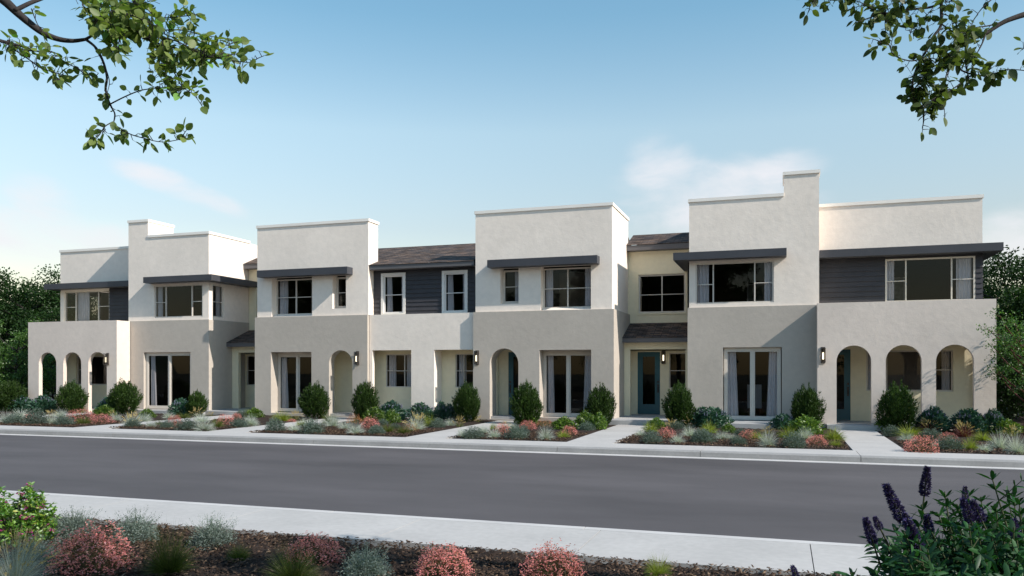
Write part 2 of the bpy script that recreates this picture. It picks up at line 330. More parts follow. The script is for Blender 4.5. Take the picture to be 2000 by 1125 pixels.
# ------------------------------------------------------------------ windows, doors
def curtain_mb(T, xa, xb, y, z0, z1, gather=0, side=1):
    mb = MB(T); n = 26; rows = 10; W_ = xb-xa; ph = random.random()*6; nf = max(3, W_/.115)
    vs = []; fs = []
    for j in range(rows+1):
        v = j/rows; z = z0+(z1-z0)*v; g = 1-gather*math.sin(math.pi*v)**1.0 if gather > 0 else 1+gather*(v)
        for i in range(n+1):
            u = i/n; x = (xa+W_*u*g) if side > 0 else (xb-W_*(1-u)*g)
            vs.append((x, y+.035*math.sin(u*nf*6.283+ph)+.012*math.sin(u*nf*13+v*3), z))
    for j in range(rows):
        for i in range(n): a = j*(n+1)+i; fs.append((a, a+1, a+n+2, a+n+1))
    return mb.add(vs, fs)
def window(house, x0, x1, z0, z1, y, vbars=(), hbars=(), fw=.055, curtains=(), T=None, bar=.045, blind=None, name='window', label=None, mat_='frame', slider=False):
    f = MB(T)
    f.box(x0, x0+fw, y, y+.08, z0, z1).box(x1-fw, x1, y, y+.08, z0, z1)
    f.box(x0+fw, x1-fw, y, y+.08, z1-fw, z1).box(x0+fw, x1-fw, y, y+.08, z0, z0+fw)
    edges = [x0+fw]+[v for v in vbars]+[x1-fw]
    for v in vbars: f.box(v-bar/2, v+bar/2, y-.004, y+.076, z0+fw, z1-fw)
    for (a, b_, z) in hbars: f.box(a, b_, y+.014, y+.06, z-.014, z+.014)
    if slider:
        for i, (a, b_) in enumerate(zip(edges, edges[1:])):
            q = .055; yy = y+.008+.02*i; a += bar/2 if i else 0; b_ -= bar/2 if i < len(edges)-2 else 0
            f.box(a, a+q, yy, yy+.05, z0+fw, z1-fw).box(b_-q, b_, yy, yy+.05, z0+fw, z1-fw)
            f.box(a+q, b_-q, yy, yy+.05, z1-fw-q, z1-fw).box(a+q, b_-q, yy, yy+.05, z0+fw, z0+fw+q*1.3)
    w_ = f.build(name, mat_, house)
    if label: w_['label'] = label
    for a, b_ in zip(edges, edges[1:]):
        MB(T).quad((a, y+.04, z0+fw), (b_, y+.04, z0+fw), (b_, y+.04, z1-fw), (a, y+.04, z1-fw)).build('pane', 'glass', w_)
    for cu in curtains:
        a, b_ = cu[0], cu[1]; g = cu[2] if len(cu) > 2 else 0; sd = cu[3] if len(cu) > 3 else 1
        curtain_mb(T, a, b_, y+.16, z0+.03, z1-.02, g, sd).build('curtain', 'curtain', w_, True)
    if blind: MB(T).box(blind[0], blind[1], y+.14, y+.15, z0+.02, z1-.02).build('blind', 'blind', w_)
    return w_
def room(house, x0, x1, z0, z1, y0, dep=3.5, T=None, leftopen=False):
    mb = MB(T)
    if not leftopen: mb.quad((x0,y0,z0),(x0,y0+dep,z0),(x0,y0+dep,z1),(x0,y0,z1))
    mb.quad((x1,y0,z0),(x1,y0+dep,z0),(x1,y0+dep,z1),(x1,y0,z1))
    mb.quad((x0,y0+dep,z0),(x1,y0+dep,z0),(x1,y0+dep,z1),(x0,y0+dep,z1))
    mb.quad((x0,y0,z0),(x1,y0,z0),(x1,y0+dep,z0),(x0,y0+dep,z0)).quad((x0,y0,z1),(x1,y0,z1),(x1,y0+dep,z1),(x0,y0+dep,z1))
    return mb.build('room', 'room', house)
def door(house, x0, x1, z0, z1, y, lock):
    d = MB(); st = .19
    d.box(x0, x0+st, y, y+.05, z0, z1).box(x1-st, x1, y, y+.05, z0, z1).box(x0+st, x1-st, y, y+.05, z1-.17, z1).box(x0+st, x1-st, y, y+.05, z0, z0+.37)
    m_ = .02
    d.box(x0+st, x1-st, y-.01, y+.02, z0+.37, z0+.37+m_).box(x0+st, x1-st, y-.01, y+.02, z1-.17-m_, z1-.17)
    d.box(x0+st, x0+st+m_, y-.01, y+.02, z0+.37, z1-.17).box(x1-st-m_, x1-st, y-.01, y+.02, z0+.37, z1-.17)
    o = d.build('door', 'teal', house)
    MB().quad((x0+st, y+.03, z0+.37), (x1-st, y+.03, z0+.37), (x1-st, y+.03, z1-.17), (x0+st, y+.03, z1-.17)).build('door_glass', 'glass', o)
    xl = x0+.08 if lock < 0 else x1-.08
    h = MB(); h.box(xl-.03, xl+.03, y-.012, y, z0+.86, z0+1.2).tube([(xl, y-.01, z0+.9), (xl, y-.055, z0+.93), (xl, y-.055, z0+1.1), (xl, y-.01, z0+1.13)], .011)
    h.box(xl-.03, xl+.03, y-.03, y, z0+1.26, z0+1.34); h.build('handle', 'black', o)
    MB().box(x0-.05, x0-.002, y+.002, y+.1, z0, z1+.05).box(x1+.002, x1+.05, y+.002, y+.1, z0, z1+.05).box(x0-.002, x1+.002, y+.002, y+.1, z1+.002, z1+.05).build('door_frame', 'cream', house)
    return o
def siding(house, x0, x1, z0, z1, y, holes=(), T=None, ex=.178):
    mb = MB(T); z = z0
    while z < z1-.01:
        zt = min(z+ex, z1); segs = [(x0, x1)]
        for (a, b_, c_, d_) in holes:
            if c_ < zt-.01 and d_ > z+.01:
                ns = []
                for (p, q) in segs:
                    if b_ <= p or a >= q: ns.append((p, q)); continue
                    if a > p: ns.append((p, a))
                    if b_ < q: ns.append((b_, q))
                segs = ns
        for (p, q) in segs:
            mb.add([(p,y-.036,z),(q,y-.036,z),(q,y-.006,zt),(p,y-.006,zt),(p,y+.05,z),(q,y+.05,z),(q,y+.05,zt),(p,y+.05,zt)],
                   [(0,1,2,3),(0,4,5,1),(3,2,6,7),(0,3,7,4),(1,5,6,2)])
        z = zt
    return mb.build('lap_siding', 'siding', house)
def cap(mb, x0, x1, y0, y1, z):
    return mb.box(x0, x1, y0, y1, z, z+.115)

UB, UT = 6.11, 6.38     # eyebrow bottom, top
BAND, TOP = 4.40, 8.275
FLOOR = .17
def house(label, x, y):
    o = empty('townhouse', (0,0,0)); return tag(o, label, 'townhouse', 'attached townhouses of the row')
# ---- right-end unit: arcade porch and tall block
def end_unit(mir, label):
    """built for the right end; mir mirrors the coordinates about the row's middle"""
    X = (lambda x: -27.85-x) if mir else (lambda x: x)
    def sx(a, b_): return (min(X(a), X(b_)), max(X(a), X(b_)))
    def rh(k, a, b_, c_, d_): p = sx(a, b_); return (k, p[0], p[1], c_, d_)
    h = house(label, 0, 0)
    YP = 29.45
    # porch front wall, side wall with arch, deck
    if mir: ar = [('a', -33.67, -32.585, .17, 2.945), ('a', -32.16, -31.07, .17, 2.945), ('a', -30.65, -29.56, .17, 2.945)]
    else: ar = [('a', 1.73, 2.81, .17, 2.945), ('a', 3.25, 4.33, .17, 2.945), ('a', 4.75, 5.85, .17, 2.945)]
    p0, p1 = (-34.34, -28.98) if mir else (1.12, 6.48)
    mb = slab(MB(), p0, p1, .12, BAND, YP, YP+.2, ar)
    mb.build('porch_wall', 'porch', h)
    sxs = (p0, p0+.2) if mir else (p1-.2, p1)
    Ts = Matrix(((0,-1,0,0),(1,0,0,0),(0,0,1,0),(0,0,0,1)))   # local x -> world y, local y -> world -x
    mb = MB(Ts); slab(mb, YP+.202, 31.27, .12, BAND-.002, -sxs[1], -sxs[0], [('a', 29.98, 31.12, .17, 2.945)])
    ob = mb.build('porch_side_wall', 'porch', h)
    ix = (p1-.2, p1) if mir else (p0, p0+.2)
    if mir: MB().box(p1-.18, p1-.002, YP+.202, 30.24, .12, BAND-.004).build('porch_end_wall', 'porch', h)
    else: MB().box(p0+.002, p0+.14, YP+.202, 30.19, .12, BAND-.004).build('porch_end_wall', 'porch', h)
    MB().box(p0+.21, p1-.21, YP+.202, 31.26, 3.02, 3.16).box(p0+.21, p1-.21, YP+.202, 31.24, 4.05, 4.15).build('porch_deck', 'cream', h)
    MB().box(p0+.21, p1-.21, YP+.203, 31.39, .12, .30).build('porch_floor', 'slab', h)
    # lower body back wall of porch
    bw = (p0+.01, p1-.14) if mir else (p0+.14, p1-.01)
    wx = sx(2.83, 5.6); dx = sx(1.40, 2.31)
    holes = [('r', wx[0], wx[1], 1.37, 2.81)]
    if not mir: holes.append(('r', dx[0], dx[1], .12, 2.86))
    mb = slab(MB(), bw[0], bw[1], .12, 3.01, 31.4, 31.6, holes); mb.build('porch_back_wall', 'cream', h)
    v = [X(3.50), X(4.93)]; v.sort()
    sides = [(wx[0]+.055, v[0], 2.12), (v[1], wx[1]-.055, 2.12)]
    if mir: window(h, wx[0], wx[1], 1.37, 2.81, 31.46, v, sides, curtains=[(wx[0]+.05, wx[0]+.42), (wx[1]-.5, wx[1]-.06)])
    else: window(h, wx[0], wx[1], 1.37, 2.81, 31.46, v, sides, curtains=[(wx[0]+.05, wx[0]+.35), (wx[1]-.32, wx[1]-.06)], blind=(v[0]-.02, v[1]+.02))
    room(h, wx[0]-.3, wx[1]+.1, .35, 2.97, 31.605, 3)
    if not mir:
        door(h, dx[0], dx[1], .32, 2.86, 31.43, 1)
        room(h, dx[0]-.1, dx[1]+.15, .31, 2.97, 31.61, 2.6)
    # upper wing
    YW = 31.25
    uw = sx(1.2, 6.46)
    win = sx(3.43, 6.24) if not mir else (-34.05, -31.21)
    hz = [('r', win[0], win[1], 4.5, 6.02)]
    if mir:
        mb = slab(MB(), uw[0], uw[1], 4.16, UT-.1, YW, YW+.2, hz)
        mb.build('upper_wall', 'white', h)
        siding(h, win[1]+.012, uw[1]+.02, 4.2, UB, YW, ())
    else:
        slab(MB(), uw[0], uw[1], 4.16, UT-.1, YW, YW+.2, hz).build('upper_wall', 'siding', h)
        siding(h, uw[0]-.02, uw[1]+.002, 4.2, UB, YW, [(win[0]-.012, win[1]+.012, 4.4, 6.03)])
        Tr = Matrix(((0,-1,0,uw[1]),(1,0,0,0),(0,0,1,0),(0,0,0,1)))
        siding(h, YW+.0, 38, 3.2, UB, 0, (), T=Tr)
    v = [X(4.09), X(5.52)] if not mir else [-33.34, -31.91]; v.sort()
    zz = 5.24
    sides = [(win[0]+.055, v[0], zz), (v[1], win[1]-.055, zz)]
    if mir:
        window(h, win[0], win[1], 4.5, 6.02, YW+.03, v, sides, curtains=[(-33.4, -32.62)])
    else:
        window(h, win[0], win[1], 4.5, 6.02, YW-.02, v, sides, curtains=[(win[0]+.05, win[0]+.3), (win[1]-.55, win[1]-.07)])
    # parapet walls above the eyebrow
    mb = MB(); mb.box(uw[0], uw[1], YW, YW+.25, UT-.098, 7.99)
    ox = (uw[0], uw[0]+.25) if mir else (uw[1]-.25, uw[1])
    mb.box(ox[0], ox[1], YW+.252, 38, UT-.098, 7.99).box(uw[0], uw[1], 37.75, 37.998, 6.3, 7.988)
    mb.build('parapet_wall', 'white', h)
    if mir:   # left side wall of upper storey with a corner window
        sw = (uw[0], uw[0]+.2)
        mb = MB(Ts); slab(mb, YW+.202, 38, 4.16, UT-.1, -sw[1], -sw[0], [('r', 31.5, 33.6, 4.5, 6.02)]); mb.build('upper_side_wall', 'white', h)
        window(h, -33.6, -31.5, 4.5, 6.02, uw[0]+.05, [-32.5], [], T=Matrix(((0,1,0,0),(-1,0,0,0),(0,0,1,0),(0,0,0,1))))
        room(h, uw[0]+.21, win[1]+.6, 4.2, 6.24, YW+.205, 4, leftopen=True)
    else:
        room(h, win[0]-.4, win[1]+.02, 4.2, 6.24, YW+.205, 4)
        MB().box(uw[1]-.2, uw[1]-.002, YW+.2, 38, .15, 6.28).build('side_wall', 'porch', h)
    c_ = MB(); ex = (uw[0]-.04, uw[1]+.0) if mir else (uw[0]-.0, uw[1]+.04)
    cap(c_, ex[0], ex[1], YW-.04, YW+.29, 7.99)
    cap(c_, *((ex[0], ex[0]+.33) if mir else (ex[1]-.33, ex[1])), YW+.29, 38.04, 7.99); c_.build('parapet_cap', 'cap', h)
    a = MB()
    if mir: a.box(-34.84, -29.13, 30.75, YW-.002, UB, UT).box(-34.84, uw[0]-.002, YW-.002, 38, UB, UT)
    else: a.box(1.24, 6.98, 30.75, YW-.03, UB, UT).box(uw[1]+.06, 6.98, YW-.03, 38, UB, UT)
    a.build('eyebrow_canopy', 'awning', h)
    if not mir:
        MB().box(6.47, 8.0, 34.2, 36.2, 3.18, 3.46).build('side_canopy', 'fascia', h)
    # tall block: lower taupe, upper white with stair tower
    b0, b1 = (-29.16, -24.56) if mir else (-3.31, 1.21)
    YL, YU = (30.28, 30.34) if mir else (30.20, 30.26)
    sl_ = (-28.22, -25.57) if mir else (-2.05, -.03)
    b1a = b1 if mir else b1
    rd = .13
    slab(MB(), b0, b1, .12, BAND, YL, YL+.3, [('r', sl_[0], sl_[1], .30, 2.935)]).build('lower_wall', 'taupe', h)
    sdx = (b1-.25, b1) if mir else (b0, b0+.25)
    MB().box(sdx[0], sdx[1], YL+.302, 38, .12, BAND-.002).build('lower_side_wall', 'taupe', h)
    fx = (sl_[0]+.03, sl_[1]-.03)
    mid_ = -26.86 if mir else -1.03
    cu = [(fx[0]+.12, fx[0]+.45, -.25, 1)] if mir else [(fx[0]+.1, fx[0]+.5, -.25, 1), (fx[1]-.5, fx[1]-.1, -.25, -1)]
    window(h, fx[0], fx[1], .32, 2.9, YL+rd, [mid_], [], .07, curtains=cu, bar=.06, name='sliding_door', slider=True)
    room(h, sl_[0]-.3, sl_[1]+.3, .31, 2.99, YL+.305, 4.2)
    MB().box(sl_[0]+.001, sl_[1]-.001, YL+rd-.0, YL+.29, 2.902, 2.932).build('door_header', 'frame', h)
    u0, u1 = b0+(.0 if mir else .05), b1-(.05 if mir else 0)
    if mir: wn = (-27.66, -24.95); vb = [-27.02, -25.56]; zb = 5.24
    else: wn = (-3.03, -.30); vb = [-2.40, -.95]; zb = 5.24
    tw = (-29.16, -28.02) if mir else (.04, 1.21)
    mb = slab(MB(), u0, u1, BAND-.02, TOP, YU, YU+.22, [('r', wn[0], wn[1], 4.53, 6.02)])
    mb.box(tw[0], tw[1], YU, YU+.22, TOP+.001, 9.02)
    su = (u1-.22, u1) if mir else (u0, u0+.22)
    mb.build('upper_wall', 'white', h)
    # side wall
    mb = MB(Ts)
    if mir:
        slab(mb, YU+.222, 38, BAND-.02, TOP, -su[1], -su[0], [('r', 30.62, 31.36, 4.53, 6.02)])
    else: slab(mb, YU+.222, 38, BAND-.02, TOP, -su[1], -su[0])
    mb.build('upper_side_wall', 'white', h)
    MB().box(*((tw[0]+.0, tw[1]) if mir else (tw[0], tw[1])), YU+.222, 32.0, TOP+.0, 9.02).build('stair_tower', 'white', h)
    mb = MB(); inn = (u0, u0+.22) if mir else (u1-.22, u1)
    mb.box(inn[0], inn[1], YU+.222, 38, 3.2, TOP-.002).box(u0+.23, u1-.23, YU+.23, 37.9, 7.3, 7.4).box(u0, u1, 38.0, 38.2, .12, TOP); mb.build('rear_wall', 'white', h)
    window(h, wn[0], wn[1], 4.53, 6.02, YU+.03, vb, [(wn[0]+.055, vb[0], zb), (vb[1], wn[1]-.055, zb)],
           curtains=[(wn[0]+.06, wn[0]+.3)] if mir else [(wn[0]+.06, wn[0]+.46), (wn[1]-.33, wn[1]-.07)])
    room(h, wn[0]-.3, wn[1]+.12, 4.3, 6.24, YU+.225, 3.8)
    if mir:
        window(h, 30.62, 31.36, 4.53, 6.02, -su[1]+.04, [], [(30.68, 31.3, 5.24)], T=Ts, curtains=[(31.05, 31.3)])
    c_ = MB(); e0, e1 = u0-.04, u1+.04
    if mir:
        cap(c_, tw[1]+.0, e1, YU-.04, YU+.26, TOP); cap(c_, e1-.3, e1, YU+.26, 33.3, TOP)
        cap(c_, tw[0]-.04, tw[1]+.04, YU-.04, 32.04, 9.02)
    else:
        cap(c_, e0, tw[0], YU-.04, YU+.26, TOP); cap(c_, e0, e0+.3, YU+.26, 38, TOP)
        cap(c_, tw[0]-.04, tw[1]+.04, YU-.04, 32.04, 9.02)
    c_.build('parapet_cap', 'cap', h)
    a = MB(); YF = YU-.48
    if mir: a.box(-27.86, -24.09, YF, YU-.002, UB, UT).box(u1+.002, -24.09, YU-.002, 33.18, UB, UT)
    else: a.box(-3.78, .13, YF, YU-.002, UB, UT).box(-3.78, u0-.002, YU-.002, 33.18, UB, UT)
    a.build('eyebrow_canopy', 'awning', h)
    return h
hR = end_unit(False, 'right end townhouse with a three arch porch, dark siding upstairs and a stepped white parapet')
hL = end_unit(True, 'left end townhouse with narrow arched porch, stepped white parapet and corner windows upstairs')
ledge = MB().box(-2.3, -.05, 28.42, 30.198, .12, .30).build('door_step', 'slab'); tag(ledge, 'concrete step below the sliding door beside the right arched porch', 'step')
ledge = MB().box(-29.0, -24.2, 29.4, 30.278, .12, .29).build('door_step', 'slab'); tag(ledge, 'concrete step below the sliding door of the left end townhouse', 'step')
ledge = MB().box(1.4, 3.3, 28.72, 29.448, .12, .295).build('door_step', 'slab'); tag(ledge, 'concrete step at the first arch of the right porch', 'step')

# ---- inner blocks
def block_unit(mir, label):
    h = house(label, 0, 0)
    b0, b1 = (-21.76, -16.27) if mir else (-11.59, -5.97)
    YL, YU = 29.80, 29.88
    arch = (-18.08, -16.97) if mir else (-10.89, -9.71)
    sl_ = (-20.94, -18.93) if mir else (-8.86, -6.83)
    at_ = .42 if mir else .72
    spl = (-18.5, ) if mir else (-9.3, )
    s_ = spl[0]
    if mir:
        slab(MB(), b0, s_, .12, BAND, YL, YL+.62, [('r', sl_[0], sl_[1], .27, 2.885)]).build('lower_wall', 'taupe', h)
        slab(MB(), s_, b1, .12, BAND, YL, YL+at_, [('a', arch[0], arch[1], .2, 2.94)]).build('arch_wall', 'taupe', h)
        MB().box(s_-.2, s_, YL+.622, 31.0, .12, 3.2).box(b1-.15, b1-.002, YL+at_+.002, 30.2, .12, BAND-.003).build('porch_side_wall', 'cream', h)
        MB().box(s_+.002, b1-.152, 31.0, 31.1, .12, 3.2).build('porch_back_wall', 'cream', h)
        MB().box(s_+.002, b1-.155, YL+at_+.002, 31.0, 3.02, 3.1).build('porch_ceiling', 'cream', h)
        MB().box(s_+.003, b1-.156, YL+.1, 30.998, .12, .28).build('porch_floor', 'slab', h)
    else:
        slab(MB(), s_, b1, .12, BAND, YL, YL+.62, [('r', sl_[0], sl_[1], .30, 2.885)]).build('lower_wall', 'taupe', h)
        slab(MB(), b0, s_, .12, BAND, YL, YL+at_, [('a', arch[0], arch[1], .2, 2.955)]).build('arch_wall', 'taupe', h)
        dx = (-10.53, -9.62)
        slab(MB(), b0+.2, s_-.002, .12, 3.2, 31.0, 31.15, [('r', dx[0], dx[1], .12, 2.84)]).build('porch_back_wall', 'cream', h)
        MB().box(b0+.2, s_-.002, YL+at_+.002, 31.0, 3.02, 3.1).build('porch_ceiling', 'cream', h)
        MB().box(b0+.201, s_-.004, YL+.1, 30.998, .12, .30).build('porch_floor', 'slab', h)
        MB().box(s_-.002, s_+.2, YL+.622, 31.0, .12, 3.2).build('porch_side_wall', 'cream', h)
        door(h, dx[0], dx[1], .33, 2.84, 31.02, -1)
        room(h, dx[0]-.1, dx[1]+.1, .31, 3.0, 31.16, 2.5)
    yw = YL+.5
    fx = (sl_[0]+.005, sl_[1]-.005)
    mid_ = (fx[0]+fx[1])/2
    cu = [(fx[0]+.08, fx[0]+.42, -.25, 1)] if mir else [(fx[0]+.12, fx[0]+.42, -.2, 1), (fx[1]-.47, fx[1]-.1, -.2, -1)]
    window(h, fx[0], fx[1], .31, 2.80, yw, [mid_], [], .07, curtains=cu, bar=.06, name='sliding_door', slider=True)
    MB().box(sl_[0]+.001, sl_[1]-.001, yw, yw+.1, 2.802, 2.883).build('door_header', 'frame', h)
    room(h, sl_[0]-.3, sl_[1]+.3, .3, 2.99, YL+.625, 4.2)
    # upper white storey, two recessed windows
    u0, u1 = b0+.07, b1-.08 if not mir else b1
    if mir: rc = [(-20.96, -18.95, 4.42, 6.12), (-17.97, -17.32, 4.70, 6.12)]
    else: rc = [(-10.48, -9.73, 4.70, 6.12), (-8.83, -6.86, 4.42, 6.12)]
    slab(MB(), u0, u1, BAND-.02, TOP, YU, YU+.42, [('r', *r) for r in rc]).build('upper_wall', 'white', h)
    for (a, b_, c_, d_) in rc:
        big = b_-a > 1
        zb_ = 4.50 if big else 4.75
        zt_ = 6.05
        y_ = YU+.34
        if big:
            mm = (a+b_)/2
            window(h, a+.004, b_-.004, zb_, zt_, y_, [mm], [(a+.06, mm-.02, 5.26), (mm+.02, b_-.06, 5.26)],
                   curtains=([(a+.08, a+.47)] if mir else [(a+.08, a+.36), (b_-.34, b_-.08)]))
            MB().add([(a+.002, YU+.004, zb_-.10), (b_-.002, YU+.004, zb_-.10), (b_-.002, y_-.001, zb_+.02), (a+.002, y_-.001, zb_+.02), (a+.002, YU+.004, 4.421), (b_-.002, YU+.004, 4.421), (b_-.002, y_-.001, 4.421), (a+.002, y_-.001, 4.421)],
                     [(0,1,2,3),(0,1,5,4),(0,3,7,4),(1,2,6,5),(2,3,7,6)]).build('sloped_sill', 'white', h)
        else:
            window(h, a+.004, b_-.004, zb_, zt_, y_, [], [(a+.06, b_-.06, 5.39)], fw=.075, curtains=() if mir else [(b_-.3, b_-.12)])
            MB().box(a+.002, b_-.002, y_-.03, y_+.05, 4.702, zb_-.002).build('sill', 'frame', h)
        room(h, a-.15, b_+.15, 4.3, 6.24, YU+.425, 3.5)
    # sides, back, roofs
    Ts = Matrix(((0,-1,0,0),(1,0,0,0),(0,0,1,0),(0,0,0,1)))
    mb = MB(); lw = MB()
    if mir:
        mb.box(u0, u0+.22, YU+.422, 33.2, 4.38, TOP)
        mb.box(u1-.22, u1, YU+.422, 30.72, 4.38, TOP).box(u1-.22, u1, 30.72, 38, 4.38, 6.4)
        lw.box(b0, b0+.2, YL+.622, 38, .12, BAND-.002)
        mb.box(u0, u1-.22, 33.2, 38, 3.3, 6.5)
    else:
        mb.box(u1-.22, u1, YU+.422, 33.2, 4.38, TOP)
        mb.box(u0, u0+.22, YU+.422, 30.72, 4.38, TOP).box(u0, u0+.22, 30.72, 38, 4.38, 6.4)
        lw.box(b1-.2, b1, YL+.622, 33.4, .12, BAND-.002)
        mb.box(u0+.22, u1, 33.2, 38, 3.3, 6.5)
    mb.build('return_wall', 'white', h); lw.build('lower_side_wall', 'taupe', h)
    c_ = MB(); cap(c_, u0-.04, u1+.04, YU-.04, YU+.26, TOP)
    if mir: cap(c_, u0-.04, u0+.26, YU+.26, 33.24, TOP); cap(c_, u1-.26, u1+.04, YU+.26, 30.76, TOP)
    else: cap(c_, u1-.26, u1+.04, YU+.26, 33.24, TOP); cap(c_, u0-.04, u0+.26, YU+.26, 30.76, TOP)
    c_.build('parapet_cap', 'cap', h)
    aw = (-21.38, -17.0) if mir else (-10.86, -6.52)
    MB().box(aw[0], aw[1], YU-.46, YU-.002, UB-.02, UT).build('eyebrow_canopy', 'awning', h)
    r0, r1 = (u0+.225, u1-.02) if mir else (u0+.02, u1-.225)
    MB().add([(r0, 30.35, 6.594), (r1, 30.35, 6.594), (r1, 34.3, 7.87), (r0, 34.3, 7.87), (r1, 38.6, 6.4), (r0, 38.6, 6.4)], [(0,1,2,3),(3,2,4,5)]).build('roof', 'shingle', h)
    return h
block_unit(False, 'white and taupe townhouse block with a tall arch and teal door at its lower left')
block_unit(True, 'white and taupe townhouse block with an empty arched niche at its lower right')

# ---- middle unit with siding
def mid_unit():
    h = house('middle townhouse with dark lap siding and two white framed windows above two porch openings', 0, 0)
    x0, x1 = -16.25, -11.61
    slab(MB(), x0, x1, .12, BAND, 29.95, 30.13, [('r', -16.12, -14.35, .17, 2.93), ('r', -13.33, -11.62, .17, 2.93)]).build('balcony_wall', 'white', h)
    MB().box(-14.352, -13.328, 30.132, 30.698, .12, 2.99).build('pillar_wall', 'white', h)
    MB().box(x0, x1, 30.132, 30.72, 2.99, 3.1).box(x0, x1, 30.132, 30.40, 4.28, 4.395).build('ceiling', 'cream', h)
    MB().box(x0, x1, 30.0, 30.699, .12, .27).build('floor', 'slab', h)
    ws = [(-15.9, -14.0), (-12.72, -11.0)]
    slab(MB(), x0-.6, -10.9, .12, 3.0, 30.7, 30.85, [('r', ws[0][0], ws[0][1], 1.39, 2.78), ('r', ws[1][0], ws[1][1], 1.39, 2.78)]).build('porch_back_wall', 'cream', h)
    for i, (a, b_) in enumerate(ws):
        mm = -15.03 if i == 0 else -12.35
        window(h, a, b_, 1.39, 2.78, 30.73, [mm], [(a+.05, mm, 2.08), (mm, b_-.05, 2.08)], fw=.04, bar=.03, curtains=[(a+.06, a+.40)]+([(mm+.04, b_-.1)] if i == 0 else []))
        room(h, a-.3, b_+.05, .35, 2.97, 30.86, 3.2)
    tw = [(-15.91, -14.79), (-13.15, -12.03)]; Y = 30.35
    slab(MB(), x0-.03, x1+.3, 4.2, 6.4, Y, Y+.2, [('r', a, b_, 4.46, 6.15) for a, b_ in tw]).build('upper_wall', 'siding', h)
    siding(h, x0-.0, x1+.2, 4.39, 6.36, Y, [(a-.0, b_+.0, 4.4, 6.16) for a, b_ in tw])
    for a, b_ in tw:
        t_ = .105; z0, z1 = 4.46, 6.15
        tr_ = MB().box(a, a+t_, Y-.05, Y+.06, z0-.06, z1).box(b_-t_, b_, Y-.05, Y+.06, z0-.06, z1).box(a+t_, b_-t_, Y-.05, Y+.06, z1-t_, z1).box(a+t_, b_-t_, Y-.05, Y+.06, z0-.06, z0+.02)
        tr_.build('window_trim', 'trim', h)
        window(h, a+t_+.002, b_-t_-.002, z0+.022, z1-t_-.002, Y+.0, [], [(a+t_+.05, b_-t_-.05, 5.24)], fw=.05,
               curtains=[(a+t_+.06, a+t_+.33, -.15, 1), (b_-t_-.16, b_-t_-.05, 0, -1)], mat_='trim')
        room(h, a-.2, b_+.2, 4.3, 6.3, Y+.205, 3.4)
    MB().box(-16.24, -11.62, 29.93, 30.02, 6.27, 6.44).box(-16.24, -11.62, 30.022, 30.34, 6.27, 6.29).build('fascia', 'fascia', h)
    MB().add([(-16.27,29.9,6.447),(-11.6,29.9,6.447),(-11.6,34.3,7.87),(-16.27,34.3,7.87),(-11.6,38.6,6.4),(-16.27,38.6,6.4),(-16.27,29.9,6.46),(-11.6,29.9,6.46)], [(6,7,2,3),(3,2,4,5),(0,1,7,6)]).build('roof', 'shingle', h)
    MB().box(x0, x1, 38, 38.2, .12, 6.4).build('rear_wall', 'white', h)
mid_unit()

